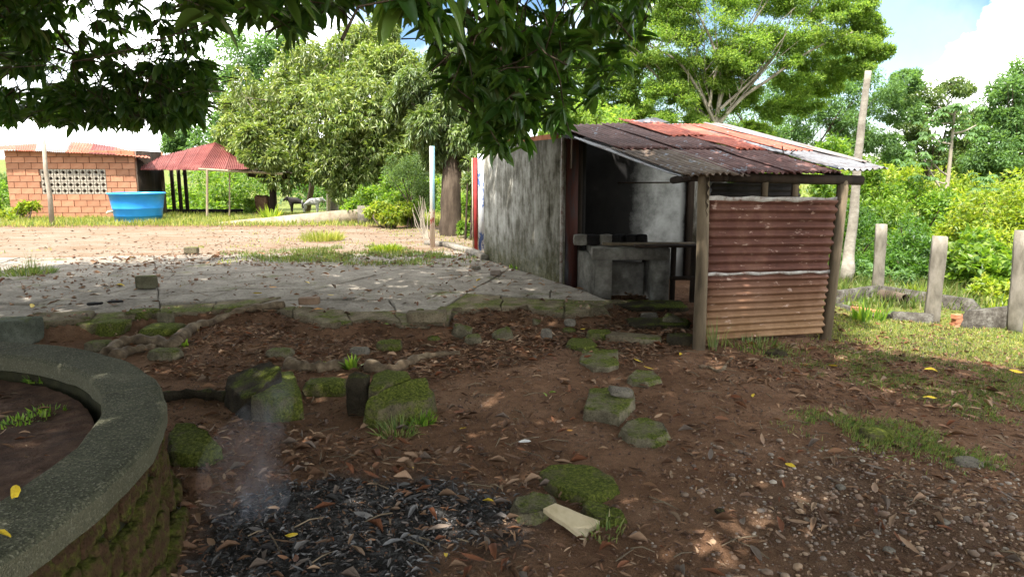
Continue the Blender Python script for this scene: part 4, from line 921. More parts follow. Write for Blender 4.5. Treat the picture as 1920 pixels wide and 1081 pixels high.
prock(836,860,580,600,.8,RK,47,'small stone at the right of the slab corner block',blocky=.4)
prock(1440,1480,650,672,.7,M['rock_dark'],48,'dark clod below the tin panel',blocky=.3)
prock(1180,1300,598,618,.5,M['rock_dark'],49,'long dark rubble slab inside the shed mouth',blocky=.8,dep=.4)
prock(1150,1300,560,585,.4,M['rock_dark'],149,'dark broken floor piece behind the counter legs',blocky=.8,dep=.5)
def onslab(px0,px1,py0,py1,m,label,rz=.1,dep=None,seed=1,name='loose_block',bl=.97,amp=.02):
    g=PZ((px0+px1)/2,py1,ZS+.004); Y=g[1]; wd_=(px1-px0)/FP*Y*.95; hh=(py1-py0)/FP*Y*.82; d=dep or wd_*.6
    o=rock(name,(g[0],Y+d/2,ZS+.004+hh/2),(wd_,d,hh),m,seed,rz,(0,0),bl,8,amp); tag(o,label,'block')
onslab(252,289,512,542,mossy('olive_block',(.06,.055,.035),(.12,.11,.07),(.18,.17,.11),.55),'olive grey cube block standing on the left slab by the joint',seed=60)
onslab(343,369,461,476,RK,'small grey block at the sunlit far edge of the slab',seed=61)
onslab(557,598,555,572,plain('brown_brick',[(.3,(.12,.075,.05)),(.7,(.22,.15,.1))],9,.9,.4),'brown brick lying on the slab above the mossy edge',dep=.12,seed=62,name='loose_brick')
onslab(918,940,504,516,plain('grey_brick',[(.3,(.15,.12,.1)),(.7,(.27,.22,.18))],9,.9,.4),'small brick lying near the foot of the shed wall',seed=63,name='loose_brick')
onslab(779,796,576,592,RM,'flat mossy chip lying on the slab edge',seed=64,bl=.6)
onslab(757,838,581,606,M['slab_edge'],'mossy broken block at the slab edge',seed=65,dep=.2,bl=.9,amp=.05)
onslab(882,902,497,506,RB,'tiny stone chip near the wall end',seed=66,bl=.5)
# grey block with pale edges behind the rim
g=PZ(14,650,.05); o=rock('pale_edged_block',(g[0]-.05,g[1]+.18,.17),(.44,.3,.26),mossy('greenish_block',(.06,.065,.05),(.11,.12,.09),(.2,.21,.17),.35),77,.05,(0,0),.96,9,.03); tag(o,'greenish grey square block with pale worn edges behind the planter rim','block')
# charred lumps
for (px,py,lb) in ((177,573,'flat charred wood lump left of its pair on the left slab'),(216,569,'ribbed charred wood lump right of its pair on the left slab')):
    g=PZ(px,py,ZS+.004); o=rock('charred_lump',(g[0],g[1],ZS+.03),(.17,.09,.035),M['soot'],78+px,.15,(0,0),.3,9,.25); tag(o,lb,'charred wood','charred lumps on the slab')
# tan shard leaning between the mossy stones
g=G(1075,985); c4=[at(1020,952,g[1]+.13),at(1040,940,g[1]+.22),at(1125,976,g[1]+.02),at(1098,1008,g[1]-.08)]
c4=[c4[0]*1,at(1040,941,g[1]+.20),at(1126,978,g[1]+.02),at(1112,994,g[1]-.05),at(1097,1008,g[1]-.09)]
zz=[.10,.11,.035,.02,.015]; hb=float(surf(g[0],g[1])[0]); top=[PZ(px,py,hb+z) for (px,py),z in zip(((1019,952),(1041,941),(1126,976),(1108,990),(1097,1008)),zz)]
V=[]; F=[]
o_=[]
for i in range(5):
    a,b_=top[i],top[(i+1)%5]
    for j in range(6): q=lerp(a,b_,j/6); q=q+np.array([fbm(q*14,3,2),fbm(q*14+5,4,2),0])*.012; o_.append(q)
n=len(o_); V=[q-[0,0,.022] for q in o_]+o_; F=[tuple(range(n,2*n)),tuple(range(n-1,-1,-1))]+[(i,(i+1)%n,n+(i+1)%n,n+i) for i in range(n)]
tag(wobj('tan_shard',V,F,plain('tan_shard',[(.3,(.26,.21,.12)),(.5,(.36,.30,.19)),(.66,(.40,.33,.22)),(.72,(.12,.09,.05))],7,.9,.3)),'flat tan shard of fibre board propped between two mossy stones','shard')

def root_px(pts,r0,r1,label,m=None,lift=0.0,seed=0):
    P3=[]
    for i,(px,py) in enumerate(pts):
        g=G(px,py); rr=r0+(r1-r0)*i/(len(pts)-1); P3.append(g+[0,0,rr*.55+lift])
    P3=smoothpath(P3,6); n=len(P3); rng=np.random.RandomState(seed)
    rad=np.linspace(r0,r1,n)*(1+.18*np.sin(np.arange(n)*1.3+seed)+.08*rng.randn(n))
    V,F=tube(P3,np.abs(rad),10,True,.12,seed); o=wobj('surface_root',V,F,m or M['root'],None,True); tag(o,label,'root'); return o
root_px([(532,574),(480,580),(440,592),(400,608),(365,618),(345,634),(332,646)],.035,.065,'long tree root running from the slab edge down to the bend')
root_px([(338,640),(322,652),(290,646),(250,643),(222,650),(200,668)],.06,.05,'thick bent root continuing left towards the planter')
root_px([(216,676),(240,664),(270,658),(292,653)],.06,.03,'short brown root loop below the thick bent root')
root_px([(540,688),(570,694),(605,694),(640,688),(660,680)],.055,.045,'arched flaky root behind the mossy blocks')
root_px([(690,694),(730,700),(760,688),(785,674),(820,668),(862,664)],.06,.022,'root running right from the mossy pile into the leaves')
root_px([(300,752),(350,744),(400,746),(440,752)],.04,.045,'dark root between the planter and the dark tilted slab',M['rock_dark'])
root_px([(1312,690),(1330,690),(1350,698),(1362,684),(1372,672)],.016,.012,'short crooked stick on the dirt below the tin panel')
root_px([(1130,662),(1160,664),(1190,660)],.012,.006,'thin stick behind the square paving block')

# ------------------------------------------------------------------ scatter helpers
def scatter_px(n,x0,x1,y0,y1,rng):
    px=rng.uniform(x0,x1,n); py=rng.uniform(y0,y1,n); return px,py
def scatter_world(n,xr,yr,rng): return rng.uniform(*xr,n),rng.uniform(*yr,n)
def litter_template(curl,bend):
    ys=[0,.2,.5,.8,1]; ws=[.03,.3,.42,.28,0]; V=[];F=[]
    for y,wd_ in zip(ys,ws):
        z=bend*(y-.5)**2
        V+=[(-wd_,y-.5,z+curl*wd_*wd_*4),(0,y-.5,z),(wd_,y-.5,z+curl*wd_*wd_*3)]
    for i in range(4): a=i*3; F+=[(a,a+1,a+4,a+3),(a+1,a+2,a+5,a+4)]
    return np.array(V),np.array(F)
LT=[litter_template(c,b_) for c,b_ in ((.35,.3),(.55,-.35),(.15,.5),(.7,.15))]
CAMP=np.array([0,0,H])
def litter(name,x,y,size,m,seed,asp=(.22,.4),tilt=.35,lift=.008,zf=surf,kind='stuff'):
    rng=np.random.RandomState(seed); n=len(x); z=zf(x,y); Vs=[];Fs=[];off=0
    a=rng.uniform(0,2*np.pi,n); D=np.stack([np.cos(a),np.sin(a),rng.randn(n)*tilt*.6],-1); Rm=frames(D,None,rng,tilt)
    L_=size; sc=np.stack([L_*rng.uniform(*asp,n),L_,L_*rng.uniform(.3,.7,n)],-1); P=np.stack([x,y,z+lift+L_*.05],-1)
    vi=rng.randint(0,4,n)
    for k in range(4):
        s=vi==k
        if not s.any(): continue
        V,F=bake(LT[k][0],LT[k][1],P[s],Rm[s],sc[s]); Vs.append(V); Fs.append(F+off); off+=len(V)
    o=wobj(name,np.vstack(Vs),np.vstack(Fs),m); return tag(o,kind=kind)
def inworld(x,y,pts,z=0): return inpoly(x,y,ppoly(pts,z))
rng=np.random.RandomState(21)
def blocked(x,y):
    return (np.hypot(x-PC[0],y-PC[1])<RO+.02)
# density over the dirt
x,y=scatter_world(190000,(-5.5,6.5),(2.3,9.8),rng)
dz=np.full(x.shape,.13)+.12*n2(x,y,1.1,61)+.16*n2(x,y,2.7,62)
dz+=.9*inworld(x,y,[(820,700),(850,600),(900,572),(985,572),(1100,610),(1260,590),(1300,660),(1190,690),(1080,650),(980,690),(900,700)])
dz+=.35*inworld(x,y,[(340,800),(420,780),(700,820),(1000,860),(1000,1100),(300,1100)])
dz+=.45*inworld(x,y,[(280,700),(330,640),(520,590),(860,600),(860,720),(640,700),(420,720)])
dz+=.04*inworld(x,y,[(1200,860),(1600,830),(2000,880),(2000,1100),(1000,1100),(1000,980)])
dz+=.15*inworld(x,y,[(1300,660),(1560,640),(1900,700),(1900,780),(1500,760)])
sdv=sd(x,y,slab_poly); keep=(rng.rand(len(x))<np.clip(dz,0.03,1.1)*.9)&(sdv>0.01)&~blocked(x,y)
keep&=~((x>2.1)&(y>6.9)&(y<11)&(x<3.3)&(rng.rand(len(x))<.7))
x,y=x[keep],y[keep]; sz=np.clip(rng.lognormal(-2.9,.45,len(x)),.015,.12); sz*=np.where(rng.rand(len(x))<.62,.45,1)
ash=inworld(x,y,[(380,1000),(420,940),(520,905),(640,890),(820,900),(960,925),(1000,960),(930,1010),(840,1060),(760,1120),(330,1130)])
drop=ash&(rng.rand(len(x))<.45); x,y,sz,ash=x[~drop],y[~drop],sz[~drop],ash[~drop]; ch=ash&(rng.rand(len(x))<.5)
# the largest leaves nearest the camera are single things
dist=np.hypot(x,y); vis=(np.abs(x)<dist*.74); scr=np.where(vis&~ch,sz/np.sqrt(dist**2+3),0); order=np.argsort(-scr)[:190]; big=np.zeros(len(x),bool); big[order]=True
litter('leaf_litter',x[~ch&~big],y[~ch&~big],sz[~ch&~big],M['litter'],5)
xx,yy=scatter_world(13000,(-1.9,.3),(2.3,4.4),rng); k=inworld(xx,yy,[(400,1000),(440,935),(540,905),(640,900),(820,905),(950,930),(980,960),(910,1010),(820,1060),(740,1120),(360,1130)]); k&=n2(xx,yy,3.5,71)+.35*rng.randn(len(xx))>-.12; xx,yy=xx[k],yy[k]
litter('charred_leaves',np.r_[x[ch],xx],np.r_[y[ch],yy],np.r_[sz[ch],rng.uniform(.01,.045,len(xx))],M['char_leaf'],6,(.2,.4),.5)
LCOL=[plain('dry_leaf_%s'%nm,[(.3,tuple(q*.7 for q in c)),(.7,c)],20,.6,.2) for nm,c in (('brown',(.12,.068,.04)),('tan',(.25,.16,.10)),('russet',(.15,.06,.03)),('grey',(.15,.115,.09)))]
lme=[]
for c in LCOL:
    for V,F in LT: lme.append(npmesh('dry_leaf',V,F,c,True))
for j,i in enumerate(np.nonzero(big)[0]):
    o=bpy.data.objects.new('dry_leaf',lme[random.Random(j).randrange(len(lme))]); C.objects.link(o)
    rj=random.Random(j+500); z=float(surf(x[i],y[i])[0]); o.location=(x[i],y[i],z+.012+sz[i]*.08); L_=sz[i]
    o.rotation_euler=(rj.uniform(-.35,.35),rj.uniform(-.5,.5),rj.uniform(0,6.28)); o.scale=(L_*rj.uniform(.24,.42),L_,L_*.8)
    tag(o,'curled dry brown leaf lying loose on the reddish dirt','leaf','dry brown leaves on the dirt')
# leaves on the slab, in the planter
x,y=scatter_world(5200,(-7.5,1.2),(6.9,14.5),rng); s=sd(x,y,slab_poly); d=.16+.5*(y>11.2)+.25*n2(x,y,.9,77)+.35*(np.abs(x+5.2+.1*(y-7))<.25)
k=(s<0)&(rng.rand(len(x))<d); litter('leaves_on_slab',x[k],y[k],rng.uniform(.03,.13,k.sum()),M['litter'],7)
a=rng.uniform(0,6.28,1500); r=np.sqrt(rng.rand(1500))*1.9; x,y=PC[0]+r*np.cos(a),PC[1]+r*np.sin(a); litter('leaves_in_planter',x,y,rng.uniform(.015,.085,1500),M['litter'],8,zf=soilz)
x,y=scatter_world(1300,(-18,3),(13,21),rng); k=(sd(x,y,plateau)<0); litter('leaves_on_yard',x[k],y[k],rng.uniform(.04,.10,k.sum()),M['litter'],9)
# gravel and crumbs
OCT=(np.array([[1,0,0],[-1,0,0],[0,1,0],[0,-1,0],[0,0,1],[0,0,-1],]),np.array([[0,2,4],[2,1,4],[1,3,4],[3,0,4],[2,0,5],[1,2,5],[3,1,5],[0,3,5]]))
ico=[];
import bmesh
bm=bmesh.new(); bmesh.ops.create_icosphere(bm,subdivisions=1,radius=1); bm.verts.ensure_lookup_table(); ICO=(np.array([v.co[:] for v in bm.verts]),np.array([[v.index for v in f.verts] for f in bm.faces])); bm.free()
def stones(name,x,y,r,stops,seed,smooth=True,tm=None,rough=.8):
    T=tm or ICO; rng=np.random.RandomState(seed); n=len(x); z=surf(x,y); D=rng.randn(n,3); Rm=frames(D,None,rng,1.); 
    # squash vertically afterwards
    sc=np.stack([r*rng.uniform(.7,1.3,n),r*rng.uniform(.7,1.3,n),r*rng.uniform(.7,1.1,n)],-1)
    V,F=bake(T[0],T[1],np.zeros((n,3)),Rm,sc); V=V.reshape(n,-1,3); V[:,:,2]*=.65; V+=np.stack([x,y,z+r*.25],-1)[:,None,:]; V=V.reshape(-1,3)
    m,t,b=base(name+'_stone',rough,.4); g=N(t,'ShaderNodeNewGeometry'); L(t,ramp(t,g.outputs['Random Per Island'],stops),b.inputs['Base Color'])
    return tag(wobj(name,V,F,m,None,smooth),kind='stuff')
x,y=scatter_world(26000,(.4,5.2),(2.3,5.6),rng); gp=ppoly([(1380,960),(1420,880),(1520,850),(1620,845),(1760,870),(1980,930),(2000,1100),(1420,1100)],0); d=1-sstep(-.3,.5,sd(x,y,gp)+.5*n2(x,y,1.4,8)); k=rng.rand(len(x))<d*.55; x,y=x[k],y[k]
stones('gravel',x,y,np.clip(rng.lognormal(-4.95,.5,len(x)),.003,.026),leafstops((.06,.035,.022),(.13,.08,.05),(.2,.125,.08),(.13,.105,.085),(.3,.2,.12),(.08,.055,.04),(.33,.28,.22)),3)
x,y=scatter_world(52000,(-3,5.5),(2.3,8),rng); k=(sd(x,y,slab_poly)>.02)&~blocked(x,y)&(rng.rand(len(x))<.8); x,y=x[k],y[k]
stones('dirt_crumbs',x,y,np.clip(rng.lognormal(-5.3,.5,len(x)),.002,.02),leafstops((.07,.036,.022),(.10,.055,.035),(.14,.08,.05),(.06,.03,.02),(.22,.15,.1)),4,False,OCT,.95)
x,y=scatter_world(9000,(-9,2),(7,24),rng); k=(sd(x,y,plateau)<0)&(n2(x,y,.8,12)>-.05); x,y=x[k],y[k]; stones('yard_crumbs',x,y,np.clip(rng.lognormal(-4.4,.5,len(x)),.004,.05),leafstops((.12,.06,.035),(.2,.11,.07),(.3,.2,.13),(.1,.05,.03)),14,False,OCT,.95)
# twigs
x,y=scatter_world(260,(-2.5,5),(2.4,7.5),rng); tw=MB(); 
for i in range(len(x)):
    if sd(x[i:i+1],y[i:i+1],slab_poly)[0]<.05 or blocked(x[i],y[i]): continue
    a=rng.uniform(0,6.28); l=rng.uniform(.05,.24); z=float(terr(x[i],y[i]))+.012; p0=np.array([x[i],y[i],z]); dd=np.array([math.cos(a),math.sin(a),0])*l
    tw.tube([p0,p0+dd*.5+[rng.randn()*.01,rng.randn()*.01,.012],p0+dd],[.004,.0035,.002],5,False)
tag(tw.build('fallen_twigs',M['wood']),kind='stuff')
# single yellow leaves
def flatleaf(name,px,py,m,label,size,group,onpl=False,rz=None,seed=0,up=.0):
    g=G(px,py); rj=random.Random(seed+px); me=ymesh[rj.randrange(4)][m]; o=bpy.data.objects.new(name,me); C.objects.link(o)
    z=g[2]+.02+up; o.location=(g[0],g[1],z); o.rotation_euler=(rj.uniform(-.3,.3),rj.uniform(-.5,.5),rz if rz is not None else rj.uniform(0,6.28)); L_=size; o.scale=(L_*.42,L_,L_*.5)
    return tag(o,label,'leaf',group)
M['yellow_s']=plain('yellow_leaf_single',[(.3,(.45,.28,.02)),(.6,(.62,.46,.04))],9,.5,.2); M['green_s']=plain('green_leaf_single',[(.3,(.12,.22,.03)),(.6,(.25,.36,.06))],9,.5,.2); M['white_s']=plain('pale_leaf_single',[(.3,(.45,.42,.38)),(.6,(.6,.58,.55))],9,.5,.2); M['orange_s']=plain('orange_leaf_single',[(.3,(.38,.15,.03)),(.6,(.5,.25,.05))],9,.5,.2)
ymesh=[{c:npmesh('fallen_leaf',V,F,M[c],True) for c in ('yellow_s','green_s','white_s','orange_s')} for V,F in LT]
YL=[(364,622,'beside the bend of the long root',.16,'y'),(598,583,'on the mossy slab edge below the brown brick',.16,'o'),(413,497,'near the far part of the slab',.17,'o'),(226,537,'on the left slab left of the olive cube',.15,'y'),(338,540,'on the slab right of the joint',.14,'y'),(482,553,'on the slab above the long root',.2,'y'),(512,541,'on the slab between root and brick',.14,'o'),(576,532,'on the middle of the slab',.15,'y'),(585,490,'far up the slab near the green weeds',.17,'y'),(60,577,'at the lower edge of the left slab',.18,'y'),(105,523,'on the pale left slab',.14,'o'),(247,485,'at the sunlit end of the slab joint',.15,'y'),(620,556,'just right of the brown brick',.13,'y'),(890,541,'on the slab near the shed wall',.14,'o'),(897,528,'second on the slab near the shed wall',.14,'y'),(1276,668,'standing on edge left of the shed post foot',.12,'y'),(1196,680,'between the two paving blocks',.12,'y'),(1216,694,'draped on the small worn block',.13,'y'),(1250,640,'near the end of the fallen kerb stone',.11,'y'),(1112,633,'upper one by the thin green slab',.1,'y'),(1140,638,'right one by the thin green slab',.1,'y'),(1093,620,'above the thin green slab',.1,'y'),(1412,746,'standing upright on the bare dirt centre right',.11,'y'),(1482,878,'alone at the upper edge of the gravel',.10,'y'),(1510,688,'below the tin panel nearest the shed',.14,'o'),(1562,690,'below the tin panel on the grass edge',.16,'y'),(1745,697,'in the right hand grass',.16,'y'),(1742,750,'at the lower edge of the right hand grass',.14,'y'),(1905,700,'at the right border in the grass',.15,'y'),(868,808,'on the dirt right of the long mossy chunk',.1,'y'),(915,945,'at the right end of the ash patch',.09,'y'),(548,1010,'on the ash under the smoke',.10,'y'),(836,1048,'small at the lower edge of the ash',.07,'y'),(770,882,'on the dirt above the ash patch',.09,'y'),(1068,812,'orange on the dirt below the mossy block',.09,'o'),(984,833,'half white on the central dirt',.11,'w'),(1036,740,'green on the central bare dirt',.09,'g'),(1022,744,'second green on the central bare dirt',.08,'g'),(722,612,'bright green curved below the slab edge',.14,'g'),(1640,750,'pale green near the right grass',.09,'g'),(935,640,'green in the leaf drift',.08,'g'),(1178,572,'pale in the shade of the shed mouth',.1,'w')]
nmn={'y':('yellow_s','yellow leaf'),'o':('orange_s','orange yellow leaf'),'w':('white_s','whitish leaf'),'g':('green_s','fresh leaf')}
for i,(px,py,tx,s_,c) in enumerate(YL): flatleaf('fallen_leaf',px,py,nmn[c][0],'fallen %s %s'%(nmn[c][1],tx),s_*.78,'coloured leaves on the ground',seed=i)
for (px,py,s_,rz) in ((28,922,.075,.6),(2,1000,.07,2.)):
    g=PZ(px,py,ZR+.012); o=bpy.data.objects.new('fallen_leaf',ymesh[1]['yellow_s']); C.objects.link(o); o.location=g; o.scale=(s_*.5,s_,s_*.6); o.rotation_euler=(.5,.3,rz); tag(o,'yellow leaf lying on the planter rim %s'%('near its inner edge' if px>10 else 'at the left border'),'leaf','coloured leaves on the ground')
for (px,py,lb) in ((1350,965-3,'small dark square chip on the dirt'),(1576,916,'tiny shiny foil scrap on the gravel'),(1666,1035,'pale flat chip in the gravel'),(1770,982,'white pebble in the gravel')):
    g=G(px,py); o=rock('stone_chip',g+[0,0,.012],(.05,.04,.022),RB if 'dark' not in lb else M['rock_dark'],px,.4,(.1,.1),.7,5,.05); tag(o,lb,'chip')

# ------------------------------------------------------------------ grass and weeds
BL=(np.array([[-.5,0,0],[.5,0,0],[-.35,.5,.06],[.35,.5,.06],[0,1,-.05]]),np.array([[0,1,3],[0,3,2],[2,3,4]]))
def grass(name,x,y,h,m,seed,wd_=.006,lean=.95,kind='stuff',label=None,cat=None,zf=surf,parent=None):
    rng=np.random.RandomState(seed); n=len(x); a=rng.uniform(0,6.28,n); t=np.abs(rng.randn(n))*lean
    D=np.stack([np.cos(a)*np.sin(t),np.sin(a)*np.sin(t),np.abs(np.cos(t))+.12],-1); U=np.stack([np.cos(a),np.sin(a),np.zeros(n)],-1)*-1+rng.randn(n,3)*.4
    Rm=frames(D,U); P=np.stack([x,y,zf(x,y)-.004],-1); sc=np.stack([wd_*rng.uniform(.7,1.5,n),h,h],-1); V,F=bake(BL[0],BL[1],P,Rm,sc)
    o=wobj(name,V,F,m); return tag(o,label,cat,None,kind)
def gpoly(pts,n,soft_=.15,ns=2.2,thr=-.1,z=0,seed=0):
    rng=np.random.RandomState(seed); w_=ppoly(pts,z); q=np.array(w_); x,y=rng.uniform(q[:,0].min()-.3,q[:,0].max()+.3,n),rng.uniform(q[:,1].min()-.3,q[:,1].max()+.3,n)
    d=sd(x,y,w_)+soft_*1.4*n2(x,y,ns,seed+3); k=(d<soft_*rng.randn(n)*.5)&(n2(x,y,ns*1.3,seed+9)>thr+.1*rng.randn(n)); return x[k],y[k]
x,y=gpoly([(1480,790),(1560,780),(1680,790),(1780,810),(1860,850),(1880,885),(1790,870),(1700,862),(1600,840),(1520,815)],24000,.16,3.2,-.05,seed=1); grass('grass_strip',x,y,np.random.RandomState(1).uniform(.015,.065,len(x)),M['grass'],1)
x,y=gpoly([(1500,720),(1620,690),(1560,660),(1700,668),(1860,690),(2000,700),(2050,840),(1900,800),(1780,780),(1700,740),(1620,735),(1560,735)],52000,.2,2.2,-.12,-.1,seed=2); grass('shaded_grass',x,y,np.random.RandomState(2).uniform(.015,.06,len(x)),M['grass'],2)
x,y=gpoly([(1400,664),(1560,640),(1700,655),(1600,690),(1500,690)],7000,.1,2.5,-.05,seed=3); grass('grass_by_panel',x,y,np.random.RandomState(3).uniform(.02,.07,len(x)),M['grass'],3)
x,y=gpoly([(1560,650),(1565,592),(1600,575),(1850,600),(2300,600),(2500,680),(2100,700),(1900,692),(1750,672)],90000,.2,1.1,-.42,-.15,seed=4); s=np.random.RandomState(4); k=s.rand(len(x))<.5; grass('sunlit_dry_grass',x[~k],y[~k],s.uniform(.02,.06,(~k).sum()),M['grass_dry'],4,.008); grass('sunlit_grass',x[k],y[k],s.uniform(.02,.06,k.sum()),M['grass'],5,.008)
x,y=gpoly([(1575,585),(1600,560),(1640,548),(1850,590),(1760,600)],9000,.1,1.5,-.3,-.15,seed=6); grass('pen_grass',x,y,np.random.RandomState(6).uniform(.012,.04,len(x)),M['grass_dry'],6,.008)
x,y=scatter_world(60000,(-24,2.5),(19.8,30),rng); k=(sd(x,y,plateau)<.5)&(rng.rand(len(x))<sstep(19.8,21,y+.5*n2(x,y,.5,4)))&~((x>hl)&(x<hr)&(y>YH-.1)); x,y=x[k],y[k]; s=np.random.RandomState(8); h_=s.uniform(.05,.2,len(x))*(1+.5*n2(x,y,.7,6)); q=s.rand(len(x))<.8
grass('yard_edge_grass',x[q],y[q],h_[q],M['grass_dry'],7,.02,.5); grass('yard_edge_green_grass',x[~q],y[~q],h_[~q],M['grass'],8,.02,.5)
x,y=scatter_world(9000,(-10,1.2),(11.2,19.5),rng); k=(sd(x,y,plateau)<0)&(n2(x,y,.75,88)>.27); x,y=x[k],y[k]; grass('sparse_yard_grass',x,y,np.random.RandomState(9).uniform(.03,.1,len(x)),M['grass_dry'],9,.012,.8)
x,y=gpoly([(430,476),(560,466),(720,462),(860,470),(900,480),(840,492),(700,498),(560,492),(450,486)],24000,.3,1.4,-.05,ZS,seed=10); grass('slab_edge_weeds',x,y,np.random.RandomState(10).uniform(.03,.11,len(x)),M['grass'],10,.012,.8)
x,y=scatter_world(36000,(3.4,18),(9.5,22),rng); k=(x>3.3+.25*(y-9))&(sd(x,y,plateau)>.5); x,y=x[k],y[k]; grass('far_right_grass',x,y,np.random.RandomState(11).uniform(.08,.3,len(x)),M['grass'],11,.02,.5)
def tuft(px,py,n,r,h,m,label,seed,lean=.65,wd_=.008,z=None,name='grass_tuft'):
    g=G(px,py) if z is None else PZ(px,py,z); rng=np.random.RandomState(seed); a=rng.uniform(0,6.28,n); rr=r*np.sqrt(rng.rand(n)); x,y=g[0]+rr*np.cos(a),g[1]+rr*np.sin(a)
    zf=surf if z is None else (lambda x,y: np.full(len(x),z-.01)+0*x)
    o=grass(name,x,y,rng.uniform(.4,1,n)*h,M[m],seed,wd_,lean,None,label,'grass tuft' if name=='grass_tuft' else 'weed',zf); return o
tuft(48,512,420,.42,.16,'grass','dark grass tuft growing through the left slab',31,.9,.012)
tuft(56,508,26,.08,.45,'grass','tall thin seed stalks rising from the left slab tuft',32,.25,.006)
tuft(604,450,700,.5,.30,'grass_dry','reddish dry grass clump on the sunlit yard',33,.6,.014)
tuft(724,470,260,.3,.2,'bush_y','bright green weed clump on the slab near the painted pole',34,.7,.03,name='weed')
tuft(745,812,130,.13,.14,'grass','small grass tuft below the long mossy chunk',35,.7,.009)
tuft(790,790,160,.11,.09,'bush','fine leafy weed at the foot of the long mossy chunk',36,.8,.012,name='weed')
tuft(660,690,22,.05,.15,'bush','bright green sprout behind the mossy blocks',37,.5,.035,name='sprout')
tuft(605,688,10,.03,.07,'bush','tiny green sprout on the arched root',38,.6,.03,name='sprout')
tuft(346,648,14,.04,.1,'bush','tiny two leaved sprout beside the root bend',39,.7,.035,name='sprout')
tuft(1132,1000,60,.10,.09,'grass','narrow grass sprig beside the tan shard',40,.6,.008)
tuft(1340,652,26,.10,.36,'grass','tall thin weed climbing the foot of the tin panel',41,.3,.012,name='weed')
tuft(1420,650,240,.32,.11,'grass','grassy weeds along the foot of the tin panel',42,.6,.01)
tuft(1880,590,60,.2,.25,'bush_y','pale leafy weed in front of the short pen wall',43,.5,.03,name='weed')
tuft(1692,575,120,.14,.13,'grass','lush grass clump at the end of the cut log',44,.6,.014)
tuft(1625,566,90,.12,.09,'bush','green weed clump left of the cut log',45,.7,.02,name='weed')
tuft(975,512,70,.2,.09,'bush','small weeds at the foot of the stained wall',46,.8,.02,name='weed')
tuft(1730,560,120,.25,.3,'bush_y','straggly pale weed against the pen wall',47,.5,.03,name='weed')
tuft(1625,600,60,.2,.3,'bush','broad leaved weed in front of the left pen wall',147,.5,.04,name='weed')
for i,(px,py) in enumerate(((25,795),(50,790),(88,770),(78,708))):
    tuft(px,py,60,.09,.06,'bush',['low green seedlings in the planter at the left border','low green seedlings in the planter beside the first clump','single green seedling in the planter middle','bright seedling near the inner rim of the planter'][i],50+i,.9,.012,z=ZR-.15,name='seedlings')
tuft(508,416,70,.3,.65,'bush_y','young bright green sapling in front of the ramp wall',60,.4,.09,name='sapling')

# ------------------------------------------------------------------ trees
def leaves_from(centers,radii,per,ll,lw,droop,seed,tm=LEAF2,whorl=1,flat=1.,out_=.6,shell=.55,up=0.):
    rng=np.random.RandomState(seed); centers=np.repeat(centers,per,0); n=len(centers); rad=np.repeat(radii,per,0)
    d=rng.randn(n,3); d/=np.linalg.norm(d,axis=1)[:,None]; rr=(shell+(1-shell)*rng.rand(n))**.8
    P=centers+d*rad*rr[:,None]*np.array([1,1,flat])
    if whorl>1: P=np.repeat(P,whorl,0); d=np.repeat(d,whorl,0); n=len(P)
    D=d*out_+rng.randn(n,3)*.6+np.array([0,0,-droop+up]); Rm=frames(D,None,rng,.5); s=rng.uniform(.6,1.2,n)
    return bake(tm[0],tm[1],P,Rm,np.stack([s*lw,s*ll,s*ll],-1))
def lobes_to_blobs(lobes,sub,rng,fr=.42):
    c=[];r=[]
    for (px,py,Y,rp,*rest) in lobes:
        flat=rest[0] if rest else .85
        ctr=at(px,py,Y); R_=rp/FP*Y
        for k in range(sub):
            d=rng.randn(3); d/=np.linalg.norm(d); q=ctr+d*R_*np.array([1,1,flat])*rng.uniform(.45,.85); c.append(q); r.append(R_*fr*rng.uniform(.6,1.25))
    return np.array(c),np.array(r)[:,None]
